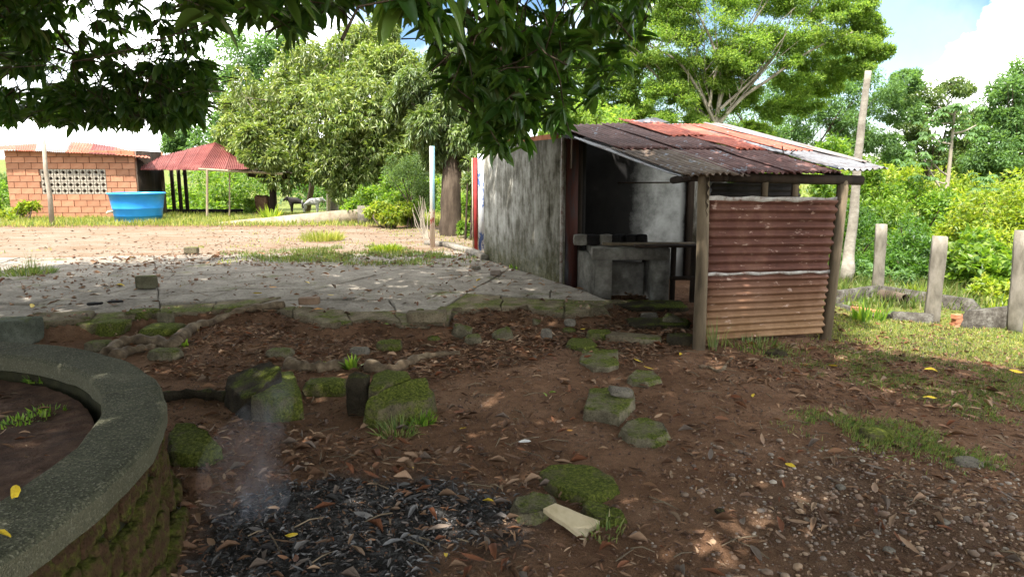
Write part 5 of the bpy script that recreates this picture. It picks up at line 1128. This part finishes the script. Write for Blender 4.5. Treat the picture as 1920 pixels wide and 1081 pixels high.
def tree(name,label,cat,base_px,Yb,trunk_r,lobes,m,sub=14,per=70,ll=.25,lw=.07,droop=.5,seed=1,fr=.42,whorl=1,flat=1.,limbs=6,bark='bark',fork=.35,tm=LEAF2,shell=.55,up=0.,group=None,out_=.6,trunk_pts=None,lr=.35):
    rng=np.random.RandomState(seed); bx=at(base_px,400,Yb)[0]; zb=float(terr(bx,Yb)); rt=root(name,(bx,Yb,zb),label,cat,group)
    c,r=lobes_to_blobs(lobes,sub,rng,fr)
    V,F=leaves_from(c,r,per,ll,lw,droop,seed,tm,whorl,flat,out_,shell,up); 
    wobj('crown',V,F,m,rt)['kind']='stuff'
    top=np.average([at(l[0],l[1],l[2]) for l in lobes],axis=0,weights=[l[3]**2 for l in lobes]); b0=np.array([bx,Yb,zb-.2])
    if trunk_pts is None: fk=lerp(b0,top,fork); tp=smoothpath([b0,lerp(b0,fk,.5)+[rng.randn()*.1,0,0],fk],4)
    else: tp=smoothpath([b0]+[at(*q) for q in trunk_pts],4); fk=tp[-1]
    V,F=tube(tp,np.linspace(trunk_r*1.15,trunk_r*.75,len(tp)),10,False,.06,seed); wobj('trunk',V,F,M[bark],rt,True)
    mb=[]
    ls=sorted(lobes,key=lambda l:-l[3])[:limbs]
    for l in ls:
        e=at(l[0],l[1],l[2]); k=MB(); mid_=lerp(fk,e,.5)+np.array([rng.randn()*.2,rng.randn()*.2,-.1*np.linalg.norm(e-fk)]); pp=smoothpath([fk-[0,0,.1],mid_,e],5); k.tube(pp,np.linspace(trunk_r*lr,trunk_r*.08,len(pp)),7,False,.08)
        R_=l[3]/FP*l[2]
        for q in range(6):
            s0=pp[rng.randint(3,len(pp))]; dd=rng.randn(3); dd[2]=abs(dd[2])*.4; dd/=np.linalg.norm(dd); e2=e+dd*R_*np.array([.95,.95,.75]); pq=smoothpath([s0,lerp(s0,e2,.5)+rng.randn(3)*R_*.1,e2],4); k.tube(pq,np.linspace(min(trunk_r*.16,.028),.008,len(pq)),5,False)
        wobj('branch',k.V,k.F,M[bark],rt,True)
    return rt
# big light mango in the middle
tree('mango_tree','big round pale green mango tree standing behind the yard','tree',628,28.5,.17,
 [(660,120,28,75),(590,150,27.5,80),(740,130,28,70),(520,190,27.5,80),(640,210,26,95),(740,220,26.5,80),(460,270,28,62),(540,290,26.5,75),(640,310,26,70),(720,300,26.5,65),(790,230,27,55),(700,75,29,55),(480,215,29,60),(478,262,24,30),(500,292,24,34),(470,290,23.8,16)],M['mango'],22,80,.24,.062,.55,11,.36,whorl=5,limbs=9,fork=.3,bark='bark_pale')
for (px,lb) in ((575,'leaning'),(618,'pale')):
    b0=at(px,398,36.); zb=float(terr(b0[0],36)); tp=at(px+(14 if px<600 else -8),290,34); tag(MB().tube([(b0[0],36,zb-.1),lerp(b0,tp,.5)+[.1,0,0],tp],[.16,.14,.10],8,False,.1).build('tree_stem',M['bark_pale'] if px>600 else M['bark'],None,True),'%s bare stem under the big pale mango crown'%lb,'tree stem')
# mango with the thick trunk
tree('mango_tree','mango tree with thick rough trunk right behind the painted pole','tree',845,17.3,.27,
 [(800,150,18,60),(850,120,18,60),(860,200,17.5,55),(810,240,17.3,48),(770,200,18,40),(905,220,18,50),(870,275,17.3,42),(935,180,19,60),(915,260,18,40),(820,290,17.5,28)],M['mango_b'],14,60,.2,.045,.7,12,.4,whorl=5,trunk_pts=[(845,420,17.3),(846,360,17.3),(850,290,17.4),(856,240,17.5)],limbs=8,tm=LEAF4)
# feathery legume tree behind the shed
leg=[]
for (px,py,Y,rp) in [(1150,60,23,70),(1160,160,23,55),(1230,90,22,80),(1250,190,22,60),(1180,210,23,45),(1320,40,22,85),(1330,130,22,60),(1400,90,21.5,75),(1470,50,22,80),(1490,130,22,55),(1560,60,22,70),(1600,110,22,50),(1630,60,22.5,45),(1290,240,22,45),(1400,-40,22,90),(1250,-30,22,90),(1540,-10,22.5,70),(1140,-20,23,80),(1340,210,23,55),(1390,170,23,50),(1250,140,22.5,55),(1420,250,24,40),(1180,110,23,60),(1500,190,23,45),(1310,170,23.5,55),(1380,110,23,60),(1110,130,24,45),(1550,150,23,45),(1270,30,22,60),(1460,-20,22,70),(1600,20,22.3,50),(1330,260,24,40),(1060,120,25,60),(1090,200,25,50),(1000,200,26,50),(1040,240,25,40),(950,130,26,60),(1210,250,23,35),(1450,210,23,35),(1120,215,24,40),(1640,95,22,36)]: leg.append((px,py,Y,rp,.75))
tree('legume_tree','wide feathery light green tree with forked pale limbs behind the shed','tree',1338,22.3,.14,leg,M['legume'],26,165,.095,.038,.1,13,.34,flat=.5,limbs=8,lr=.2,trunk_pts=[(1338,300,22.3),(1342,225,22.3)],bark='bark_pale',out_=.4,whorl=2,shell=.1)
k=MB()
for pts,r0 in (([(1342,235,22.2),(1310,170,22),(1270,115,21.8),(1215,85,21.6)],.065),([(1342,230,22.2),(1352,150,22),(1335,80,22),(1300,10,22)],.07),([(1345,235,22.1),(1390,185,22),(1440,150,21.7),(1520,95,21.5),(1600,60,21.6)],.065),([(1350,205,22),(1410,150,22),(1490,60,22),(1560,-30,22)],.055),([(1330,200,22),(1345,130,21.9),(1400,60,21.8),(1440,0,21.8)],.045)):
    pp=smoothpath([at(*q) for q in pts],6); k.tube(pp,np.linspace(r0,.025,len(pp)),7,False,.06)
lt=[o for o in bpy.data.objects if o.name.startswith('legume_tree')][0]; wobj('branch',k.V,k.F,M['bark_pale'],lt,True)
# darker grey green tree right behind it
tree('broadleaf_tree','grey green open crowned tree right behind the cut palm trunk','tree',1500,30,.22,
 [(1450,250,30,55),(1520,230,30,60),(1580,200,30,60),(1640,170,30,55),(1560,280,30,50),(1640,260,30,50),(1690,210,31,40),(1490,170,31,55),(1600,130,31,50),(1420,300,30,40),(1700,150,31,30),(1680,290,31,30),(1560,130,31,40),(1280,150,33,80),(1200,200,33,70),(1380,200,33,80),(1330,260,33,60),(1480,120,33,70),(1250,260,33,60),(1600,240,33,60)],M['pale'],18,150,.17,.06,.2,14,.34,limbs=10,fork=.5,shell=.3,flat=.7)
tree('broadleaf_tree','lacy olive crowned tree between cut palm trunk and slender cecropia','tree',1745,36,.18,
 [(1740,180,36,50,.5),(1790,165,36,40,.4),(1700,190,36,35,.5),(1760,215,36,40,.5),(1700,240,36,36),(1730,275,36,34),(1800,260,36,40,.6),(1680,300,36,34),(1780,300,36,36),(1830,220,36,34,.5)],M['dark'],18,110,.2,.075,.1,15,.34,limbs=6,fork=.5,shell=.3,flat=.6)
tree('broadleaf_tree','tall rounded green tree at the right border','tree',1900,30,.25,
 [(1890,170,30,45,.7),(1930,150,30,60,.7),(1870,220,30,45),(1920,230,30,60),(1860,270,30,50),(1910,300,29,60),(1840,310,30,40),(1950,200,31,60)],M['pale'],18,120,.2,.075,.15,16,.34,limbs=6,fork=.5,shell=.3)
tree('broadleaf_tree','misty pale tree behind the left side of the big mango','tree',440,46,.3,
 [(440,110,46,60),(480,150,46,60),(420,180,46,50),(450,220,46,55),(400,250,46,50),(350,265,47,35),(470,90,46,50),(520,90,46,40),(320,272,47,22)],M['pale'],16,110,.3,.12,.2,17,.4,limbs=4,shell=.3)
tree('broadleaf_tree','low dense tree mass beyond the cecropia at far right','tree',1860,40,.2,
 [(1800,300,40,40),(1850,290,40,45),(1900,280,40,50),(1760,310,41,34),(1720,320,42,30),(1680,330,42,28),(1930,250,40,50),(1850,240,40,36)],M['bush'],16,120,.24,.09,.15,26,.36,limbs=4,fork=.5,shell=.3)
# slender cecropia with umbrella leaves
def cecropia():
    Y=19.; b0=at(1765,445,Y); zb=float(terr(b0[0],Y)); rt=root('cecropia_tree',(b0[0],Y,zb),'slender pale stemmed tree with umbrella leaf clusters near the pen','tree')
    pts=smoothpath([(b0[0],Y,zb-.1),at(1768,400,Y),at(1778,330,Y),at(1785,260,Y),at(1790,205,Y)],6); k=MB(); k.tube(pts,np.linspace(.075,.03,len(pts)),8,False); wobj('trunk',k.V,k.F,M['bark_pale'],rt,True)
    k=MB(); 
    brs=[((1778,330),(1745,300)),((1778,345),(1740,330)),((1784,270),(1740,255)),((1786,250),(1830,235)),((1789,215),(1760,200)),((1789,210),(1815,195)),((1775,370),(1725,285)),((1788,230),(1745,225)),((1772,400),(1832,360))]
    cl=[(1790,200),(1768,205),(1815,198),(1745,225),(1830,235),(1740,255),(1810,255),(1745,300),(1735,330),(1725,285),(1780,225),(1712,300),(1835,350),(1850,330),(1760,262)]
    for a,b_ in brs: k.tube(smoothpath([at(*a,Y),lerp(at(*a,Y),at(*b_,Y),.5)-[0,0,.05],at(*b_,Y)],3),[.03,.028,.026,.024,.022,.02,.018],6,False)
    wobj('branch',k.V,k.F,M['bark_pale'],rt,True)
    rng=np.random.RandomState(5); P=[];D=[];S_=[]
    for (px,py) in cl:
        for j in range(7):
            c=at(px,py,Y+rng.uniform(-.3,.3))+rng.randn(3)*[.16,.16,.08]; 
            for q in range(9):
                a=q*6.283/9+rng.rand()*.3; P.append(c); D.append((math.cos(a),math.sin(a),-.45)); S_.append(rng.uniform(.16,.24))
    P=np.array(P);D=np.array(D,float);S_=np.array(S_); V,F=bake(LEAF4[0],LEAF4[1],P,frames(D,None,rng,.15),np.stack([S_*.42,S_,S_],-1)); wobj('crown',V,F,M['pale'],rt)['kind']='stuff'
cecropia()
# shrubs and bushes
def bush(label,lobes,m,per=60,ll=.12,lw=.05,sub=12,seed=0,droop=.15,name='bush',tm=LEAF4,fr=.42,group='bushes around the yard',shell=.35,whorl=1,up=.15):
    rng=np.random.RandomState(seed+200); c,r=lobes_to_blobs(lobes,sub,rng,fr); V,F=leaves_from(c,r,per,ll,lw,droop,seed,tm,whorl,1.,.6,shell,up)
    ctr=np.array([V[:,0].mean(),V[:,1].mean()]); zb=float(terr(ctr[0],ctr[1])); rt=root(name,(ctr[0],ctr[1],zb),label,'bush',group); wobj('foliage',V,F,m,rt)['kind']='stuff'
    k=MB()
    for i in range(min(7,len(c))):
        e=c[rng.randint(len(c))]; s0=np.array([ctr[0]+rng.randn()*.15,ctr[1]+rng.randn()*.1,zb-.05]); k.tube(smoothpath([s0,lerp(s0,e,.5)+rng.randn(3)*.08,e],3),np.linspace(.03,.01,7),5,False)
    wobj('stems',k.V,k.F,M['bark'],rt,True); return rt
bush('dense fresh green bush directly right of the tin panel',[(1600,440,15,40),(1640,470,14.5,45),(1600,500,14,35),(1620,400,16,40)],M['bush_d'],110,.10,.035,14,1)
bush('rounded deep green bush behind the back concrete post',[(1700,450,14,50),(1740,480,13.5,45),(1680,490,13.5,40),(1720,520,13,35)],M['bush_d'],120,.10,.035,14,2)
bush('pale leafy undergrowth along the back pen wall',[(1600,530,12.5,28),(1640,520,12.6,28),(1690,530,12.3,26),(1600,500,12.8,26)],M['pale'],90,.10,.045,12,3)
bush('large yellow green bush at the right side of the view',[(1830,420,15,55),(1880,400,15,60),(1920,440,14.5,60),(1860,470,14,50),(1800,450,15,42),(1930,380,15.5,50)],M['bush_y'],110,.13,.05,14,4)
bush('broad leaved green bush right of the middle pen post',[(1810,500,12.5,42),(1850,520,12,45),(1900,500,12,50),(1830,470,13,40)],M['bush'],70,.17,.09,12,5)
bush('sunlit low bush behind the right end of the pen',[(1860,565,10.8,32),(1900,560,10.8,36),(1840,545,11,26),(1940,560,10.8,40)],M['bush_y'],80,.10,.045,12,6)
bush('mixed green thicket behind the pen between the posts',[(1660,400,18,50),(1720,380,19,55),(1780,390,18,45),(1640,370,20,45),(1780,440,17,40)],M['bush'],100,.15,.06,14,7)
bush('light green shrub bank at the foot of the distant meadow',[(1600,360,24,50),(1680,350,26,50),(1750,360,26,48),(1820,370,24,50),(1900,370,22,55),(1560,350,26,50)],M['bush_y'],90,.19,.08,14,8)
bush('green bush seen through the gap in the shed',[(1320,500,14,55),(1310,400,15,50),(1450,350,15,40),(1550,350,15,38),(1380,350,15,40),(1500,400,15,50)],M['bush'],80,.12,.05,12,9)
bush('bright shrub in the dark gap left of the thick mango trunk',[(760,375,21,35),(720,390,21.5,35),(690,370,22,32),(790,350,21,35),(740,345,22,36),(665,392,22,22),(775,395,20,24)],M['bush'],90,.14,.06,14,10)
bush('low leafy bush right of the ramp wall end block',[(705,395,20,22),(730,405,19.5,20),(755,400,19.5,22)],M['bush_y'],60,.14,.06,10,11)
bush('olive twiggy bush arching left of the painted pole',[(770,330,19.5,40),(800,360,19,28),(745,318,20,30),(790,310,20,30)],M['far'],90,.10,.03,14,12)
bush('dark green bush right of the thick mango trunk',[(880,390,17.5,24),(885,350,18,26),(870,425,16.6,14),(900,320,19,30),(890,440,16.5,12)],M['bush'],90,.10,.04,12,13)
bush('dense bush growing behind the pavilion posts',[(370,370,33,40),(430,360,33,42),(480,370,34,40),(330,375,34,35),(400,340,35,40),(460,335,35,35)],M['bush'],90,.19,.08,14,14)
bush('pale shrub behind the left corner of the brick house',[(-10,395,24,26),(10,370,30,30),(-20,350,32,30)],M['bush'],90,.16,.07,12,15)
bush('pale leafy weed shrub growing against the brick house corner',[(45,388,23.2,12),(30,395,23.2,12),(62,384,23.2,10),(12,403,23.,12),(22,412,22.5,10)],M['bush_y'],26,.16,.06,8,16)
bush('dark thicket behind the cows',[(600,360,40,40),(640,370,38,36),(560,350,42,36),(650,330,38,38),(680,350,36,40)],M['bush_d'],90,.24,.10,14,17)
bush('small shrub under the pavilion beside the clay oven',[(468,382,26,11),(470,396,26,9)],M['bush'],50,.13,.06,8,18)
bush('shrubbery far left behind the house',[(-60,330,50,40),(0,340,55,25),(-130,330,50,50)],M['far'],70,.3,.13,12,19)
bush('bush tops showing over the shed behind its right rear',[(1480,300,19,45),(1420,290,20,45),(1560,290,20,40),(1370,270,21,40),(1620,320,20,36)],M['bush'],90,.15,.06,12,20)
bush('tangled thin shrub beside the striped column',[(893,300,16,20),(885,340,16,18)],M['mango_b'],60,.12,.04,10,21)
bush('broad leaf shrub leaning over the shed roof ridge at left',[(1100,215,15,40,.6),(1150,225,16,40,.6),(1050,220,15,36,.6)],M['legume'],70,.12,.05,12,22)
# dead twigs beside the pole
k=MB(); rng=np.random.RandomState(2)
for i in range(14):
    a=G(798+rng.uniform(-4,6),448); e=at(790+rng.uniform(-18,22),378+rng.uniform(-12,30),a[1]+.2); k.tube([a,lerp(a,e,.5)+rng.randn(3)*.04,e],[.014,.01,.005],5,False)
tag(wobj('bare_twig_shrub',k.V,k.F,M['bark_pale']),'bundle of bare reddish twigs left of the painted pole','shrub')
# far tree line all round
rng=np.random.RandomState(77); th=np.r_[rng.uniform(-1.5,1.5,300),rng.uniform(1.5,4.78,160)]; rr_=rng.uniform(60,110,460); cx,cy=rr_*np.sin(th),rr_*np.cos(th); c=np.stack([cx,cy,terr(cx,cy)+rng.uniform(.8,3.0,460)],-1); k_=~((cx/np.abs(cy)>.40)&(cx/np.abs(cy)<.66)&(cy>0))&~((cx/np.abs(cy)>-.9)&(cx/np.abs(cy)<-.45)&(cy>0)); c=c[k_]
V,F=leaves_from(c,rng.uniform(2.,4.,(len(c),1))*np.array([[1.3,1.3,.8]]),150,.55,.28,.2,5,LEAF2,1,1.,.6,.3); tag(wobj('far_treeline',V,F,M['far']),kind='stuff')
# ------------------------------------------------------------------ undergrowth filling the right slope
rng=np.random.RandomState(78); x=rng.uniform(4,34,420); y=rng.uniform(14,46,420); k_=(x>4+(y-14)*.2)&(x/y<1.1); x,y=x[k_],y[k_]; c=np.stack([x,y,terr(x,y)+rng.uniform(.1,.7,len(x))],-1)
V,F=leaves_from(c,rng.uniform(.5,1.1,(len(c),1)),230,.17,.075,.1,6,LEAF2,1,.8,.6,.35,.2); tag(wobj('undergrowth',V,F,M['bush']),kind='stuff')
x=rng.uniform(-26,4,240); y=rng.uniform(30,46,240); c=np.stack([x,y,terr(x,y)+rng.uniform(.1,.6,240)],-1); k_=~((x/y>-.40)&(x/y<-.24)); c=c[k_]
V,F=leaves_from(c,rng.uniform(.5,1.1,(len(c),1)),160,.24,.1,.1,7,LEAF2,1,.8,.6,.35,.2); tag(wobj('back_undergrowth',V,F,M['bush']),kind='stuff')

# ------------------------------------------------------------------ cows
def cow(label,pxl,pxr,ytop,ybot,Y,m,flip,seed):
    xl,xr=at(pxl,380,Y)[0],at(pxr,380,Y)[0]; zb=float(terr((xl+xr)/2,Y)); L_=(xr-xl); zt=at(pxl,ytop,Y)[2]; hh=max(zt-zb,.5*L_); 
    rt=root('cow',((xl+xr)/2,Y,zb),label,'cow'); s=-1 if flip else 1
    J={}; V=[];E=[];Rd=[]
    def v(x,z,dy,r): V.append((s*(x-.5)*L_,dy*L_,z*hh)); Rd.append((r*L_,r*L_)); return len(V)-1
    hip=v(.12,.80,0,.125); b1=v(.30,.76,0,.145); b2=v(.46,.75,0,.15); sh_=v(.62,.79,0,.135); nk=v(.75,.86,0,.085); pk=v(.83,.92,0,.065); mz=v(.93,.80,0,.05); nose=v(.985,.74,0,.036)
    for a,b_ in ((hip,b1),(b1,b2),(b2,sh_),(sh_,nk),(nk,pk),(pk,mz),(mz,nose)): E.append((a,b_))
    for dy in (-.07,.07):
        a=v(.12,.58,dy,.07); b_=v(.15,.42,dy,.045); c_=v(.07,.26,dy,.028); d=v(.09,.10,dy,.024); e=v(.10,.02,dy,.03); E+=[(hip,a),(a,b_),(b_,c_),(c_,d),(d,e)]
        a=v(.62,.52,dy,.06); b_=v(.62,.30,dy,.032); d=v(.62,.12,dy,.024); e=v(.625,.02,dy,.03); E+=[(sh_,a),(a,b_),(b_,d),(d,e)]
        a=v(.80,.96,dy*.8,.02); b_=v(.77,.95,dy*2.,.018); E+=[(pk,a),(a,b_)]
    me=bpy.data.meshes.new('body'); me.from_pydata(V,E,[]); me.update(); o=link('body',me,rt,ORG[rt]); o.data.materials.append(m)
    md=o.modifiers.new('skin','SKIN'); md.use_smooth_shade=True
    for i,r in enumerate(Rd): me.skin_vertices[0].data[i].radius=r
    me.skin_vertices[0].data[0].use_root=True; ms=o.modifiers.new('sub','SUBSURF'); ms.levels=1; ms.render_levels=2
    c0=np.array([(xl+xr)/2,Y,zb]); X=lambda x,z,dy:(c0[0]+s*(x-.5)*L_,Y+dy*L_,zb+z*hh)
    MB().tube([X(.02,.84,0),X(-.01,.6,0),X(0,.35,.01)],[.016*L_,.012*L_,.02*L_],6).build('tail',m,rt,True)
    for dy in (-.05,.05): MB().tube([X(.82,.97,dy),X(.81,1.02,dy*1.9),X(.83,1.07,dy*2.1)],[.015*L_,.011*L_,.004*L_],6).build('horn',M['cream'],rt,True)
cow('black cow standing sideways with its head to the left',530,574,368,393,33.5,plain('black_hide',[(.3,(.008,.007,.007)),(.7,(.025,.02,.018))],3,.6,.2),True,1)
cow('white grey cow standing with its head turned right',566,612,370,397,32.,plain('white_hide',[(.3,(.4,.38,.34)),(.7,(.62,.6,.56))],3,.7,.2),False,2)


# ------------------------------------------------------------------ the mango tree overhead
TC=np.array([-4.35,2.0]); mt_=root('overhanging_mango_tree',(TC[0],TC[1],ZR-.2),'large dark mango tree whose leafy boughs hang over the yard from above','tree')
k=MB(); zz=ZR-.3
tp=smoothpath([(TC[0],TC[1],zz),(TC[0]+.05,TC[1],1.2),(TC[0]-.05,TC[1]+.05,2.2),(TC[0],TC[1]+.1,3.)],5); V,F=tube(tp,np.linspace(.46,.34,len(tp)),16,False,.06); wobj('trunk',V,F,M['bark'],mt_,True)
rng=np.random.RandomState(99); RC=8.7
def frame_px(P):
    p=R(PITCH); X=P[:,0]; Y=P[:,1]; Z=P[:,2]-H; dep=Y*math.cos(p)-Z*math.sin(p); up_=Y*math.sin(p)+Z*math.cos(p)
    d=np.where(dep>.05,dep,.05); return 960+FP*X/d,540.5-FP*up_/d,dep
# boughs that show
def region(poly,Y0,Y1,n,grow=0):
    q=np.array(poly); out_=[]
    while len(out_)<n:
        px,py=rng.uniform(q[:,0].min(),q[:,0].max()),rng.uniform(q[:,1].min(),q[:,1].max())
        if inpoly(np.array([px]),np.array([py]),poly)[0]: out_.append(at(px,py,rng.uniform(Y0,Y1)))
    return np.array(out_)
WV=[region([(-60,-20),(430,-20),(400,60),(392,120),(400,170),(375,215),(290,232),(200,222),(110,228),(40,215),(-60,225)],7.2,10,230),
    region([(250,120),(390,100),(400,180),(370,218),(280,235),(190,225),(180,160)],7.2,9,130),
    region([(-60,150),(190,165),(190,222),(100,228),(40,218),(-60,222)],7.2,9,70),
    region([(-60,-20),(120,-20),(90,120),(-60,140)],6,9,60),
    region([(400,-40),(760,-40),(700,0),(600,20),(520,45),(450,15)],5,8,45),
    region([(500,10),(570,5),(585,50),(520,60)],5,6.5,8),
    region([(740,-30),(1210,-30),(1195,60),(1150,110),(1090,130),(1030,170),(975,230),(920,240),(880,180),(840,130),(790,90),(745,20)],4.6,7,120),
    region([(860,60),(1100,40),(1040,150),(970,220),(920,230),(880,170)],4.8,7,50),
    region([(830,150),(1000,140),(1185,115),(1150,175),(1085,200),(1040,228),(985,240),(885,240)],4.7,6.4,40),
    region([(890,200),(985,190),(975,250),(935,285),(905,255)],4.8,5.8,16),
    region([(735,-40),(880,-40),(850,30),(760,20)],2.7,3.3,7)]
special=np.array([at(372,5,2.9),at(388,14,3.0),at(350,0,3.1),at(470,-10,3.3),at(545,-12,3.4),at(1190,20,5.2),at(1195,70,5.6),at(1170,90,5.4),at(940,285,5.2),at(925,270,5.0),at(980,255,5.6)])
Wc=np.vstack(WV+[special]); nv=len(Wc)
# the rest of the dome, wherever the frame does not see it
n=22000; a=rng.uniform(0,6.283,n); r=RC*np.sqrt(rng.rand(n)); x=-3.7+r*np.cos(a); y=2.7+r*np.sin(a); rq=r/RC
ztop_=8.2-3.4*rq**2+.8*n2(x,y,.35,8); zbot=3.0+.9*(1-rq)+.3*n2(x,y,.5,9); z=ztop_-(ztop_-zbot)*rng.rand(n)**1.7; P=np.stack([x,y,z],-1)
fx,fy,dep=frame_px(P); off_=(dep<.3)|(fx<-130)|(fx>2050)|(fy<-95*np.clip(5/np.maximum(dep,.1),.5,4)); vox=_h3(np.floor(x*2.1).astype(int),np.floor(y*2.1).astype(int),np.zeros(n,int),3)
near_cam=np.linalg.norm(P-CAMP,axis=1)<1.6
dens=np.where(rq>.93,.6,1.); cut=((x>2.2)&(y>4.3))|((x>.9)&(y>8.3))|(x>5.2)|(y<-1.5+.5*n2(x,z,.7,5)); shade_whorls=rng.uniform([-.9,7.0,4.0],[1.7,9.6,6.],(290,3)); P=P[off_&~cut&~near_cam&(vox>.03)&(rng.rand(n)<.7*dens)]; P=np.vstack([P,shade_whorls])  # crown cut back to let light in; unseen whorls added to shade the shed
def whorls(Wc,nl,ll,lw,droop,seed,tilt=.3):
    rng=np.random.RandomState(seed); n=len(Wc); a=rng.rand(n,nl)*.6+np.arange(nl)[None]*2.4+rng.rand(n,1)*6.28; dz=-rng.uniform(.25,1.5,(n,nl))*droop
    D=np.stack([np.cos(a),np.sin(a),dz],-1); tw=rng.randn(n,1,3)*tilt; D=(D+tw).reshape(-1,3); P=np.repeat(Wc,nl,0)+rng.randn(n*nl,3)*.02; s=rng.uniform(.55,1.15,n*nl)
    return P,D,np.stack([s*lw,s*ll,s*ll*.9],-1)
Pv,Dv,Sv=whorls(Wc,12,.19,.060,.75,1,.5); 
rngl=np.random.RandomState(3); Rv=frames(Dv,None,rngl,.35)
pm=Pv+Dv/np.linalg.norm(Dv,axis=1)[:,None]*Sv[:,1:2]*.5; fx,fy,dep=frame_px(pm); scr=np.where((dep>.5)&(fx>0)&(fx<1920)&(fy>0)&(fy<1081),Sv[:,1]/dep,0); order=np.argsort(-scr)[:290]; bigm=np.zeros(len(Pv),bool); bigm[order]=True
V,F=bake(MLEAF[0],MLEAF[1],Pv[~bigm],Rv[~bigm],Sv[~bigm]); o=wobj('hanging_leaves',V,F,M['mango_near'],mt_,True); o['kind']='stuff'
lm=npmesh('leaf',MLEAF[0],MLEAF[1],None or [plain('mango_leaf_single_%d'%0,[(.3,(.02,.05,.013)),(.7,(.045,.085,.02))],9,.33,.1,rnd=.35)],True)
def single_leaf_mat():
    m=M['mango_near'].copy(); m.name='mango_leaf_large'; t=m.node_tree
    oi=N(t,'ShaderNodeObjectInfo')
    for n_ in t.nodes:
        if n_.type=='VALTORGB':
            for l in list(n_.inputs[0].links): t.links.remove(l)
            L(t,oi.outputs['Random'],n_.inputs[0])
    return m
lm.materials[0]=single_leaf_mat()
for i in np.nonzero(bigm)[0]:
    o=bpy.data.objects.new('leaf',lm); C.objects.link(o); o.parent=mt_; m4=Matrix([list(Rv[i][0])+[0],list(Rv[i][1])+[0],list(Rv[i][2])+[0],[0,0,0,1]])
    loc=Pv[i]-ORG[mt_]; o.matrix_local=Matrix.Translation(Vector(loc))@m4@Matrix.Diagonal((*Sv[i],1))
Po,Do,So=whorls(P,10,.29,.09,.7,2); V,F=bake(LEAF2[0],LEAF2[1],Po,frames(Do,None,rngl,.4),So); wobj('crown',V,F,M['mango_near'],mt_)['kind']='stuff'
# limbs and twigs
apex=np.array([TC[0],TC[1]+.1,3.0]); k=MB(); lim=[]
for i in range(15):
    a=i*6.283/15+rng.uniform(-.15,.15); rr=RC*rng.uniform(.75,.98); e=np.array([TC[0]+rr*math.cos(a),TC[1]+rr*math.sin(a),rng.uniform(4.6,5.6)]); m1=lerp(apex,e,.4)+[0,0,1.2]; m2=lerp(apex,e,.75)+[0,0,.9]; pp=smoothpath([apex-[0,0,.3],m1,m2,e],6); lim.append(pp); V,F=tube(pp,np.linspace(.2,.03,len(pp)),8,False,.06,i); wobj('limb',V,F,M['bark'],mt_,True)
allp=np.vstack(lim)
for a_,b_ in (((20,60,8.6),(330,150,8.2)),((60,-10,8),(200,190,8.4)),((-60,180,8.8),(250,205,8.5)),((780,-30,5.6),(960,200,5.2)),((860,40,5.5),(1150,90,5.6)),((820,120,5.8),(1000,180,5.5)),((420,-20,6.2),(640,20,6.4)),((900,-20,6),(1020,140,5.8))):
    s_,e_=at(*a_),at(*b_); k.tube(smoothpath([s_,lerp(s_,e_,.4)+rng.randn(3)*.12,lerp(s_,e_,.75)+rng.randn(3)*.1,e_],5),np.linspace(.022,.006,16),6,False)
for j in range(nv):
    if j>=250 and j%2: continue
    w_=Wc[j]; 
    d2=np.linalg.norm(allp-w_-[0,0,1.],axis=1); t_=allp[np.argmin(d2)]; dd=t_-w_; l=np.linalg.norm(dd); dd=dd/l*np.array([1,1,.35])+rng.randn(3)*.5; dd/=np.linalg.norm(dd); e=w_+dd*rng.uniform(.2,.5)+[0,0,.08]; k.tube([w_-[0,0,.01],lerp(w_,e,.5)+rng.randn(3)*.04,e],[.003,.005,.007],4,False)
wobj('twigs',k.V,k.F,M['bark'],mt_)['kind']='stuff'
# thin wire strung below the boughs
a,b_=at(-20,128,5.2),at(520,-12,3.6); n=14; pts=[lerp(a,b_,i/n)-[0,0,.10*math.sin(math.pi*i/n)] for i in range(n+1)]; V,F=tube(pts,.0035,5); tag(wobj('wire',V,F,M['bark']),'thin wire strung across under the dark mango boughs at upper left','wire')
# ------------------------------------------------------------------ smoke
def smoke():
    pts=[G(480,985)+[0,0,.02],at(470,940,G(480,985)[1]+.05),at(455,870,G(480,985)[1]+.15),at(490,800,G(480,985)[1]+.3),at(520,740,G(480,985)[1]+.45),at(540,690,G(480,985)[1]+.6)]
    pp=smoothpath(pts,5); V,F=tube(pp,np.interp(np.arange(len(pp)),[0,8,len(pp)-1],[.16,.24,.04]),14,True)
    m=bpy.data.materials.new('smoke'); m.use_nodes=True; t=m.node_tree; t.nodes.remove(t.nodes['Principled BSDF']); pv=N(t,'ShaderNodeVolumePrincipled'); pv.inputs['Color'].default_value=(.75,.8,.9,1)
    v=coord(t,'Object',(1,1,.55)); f=nz_(t,v,5.5,4,.6,1.2); L(t,mrange(t,f,.40,.80,0,.95),pv.inputs['Density']); L(t,pv.outputs[0],t.nodes['Material Output'].inputs['Volume'])
    tag(wobj('smoke',V,F,m,None,True),kind='stuff')
smoke()
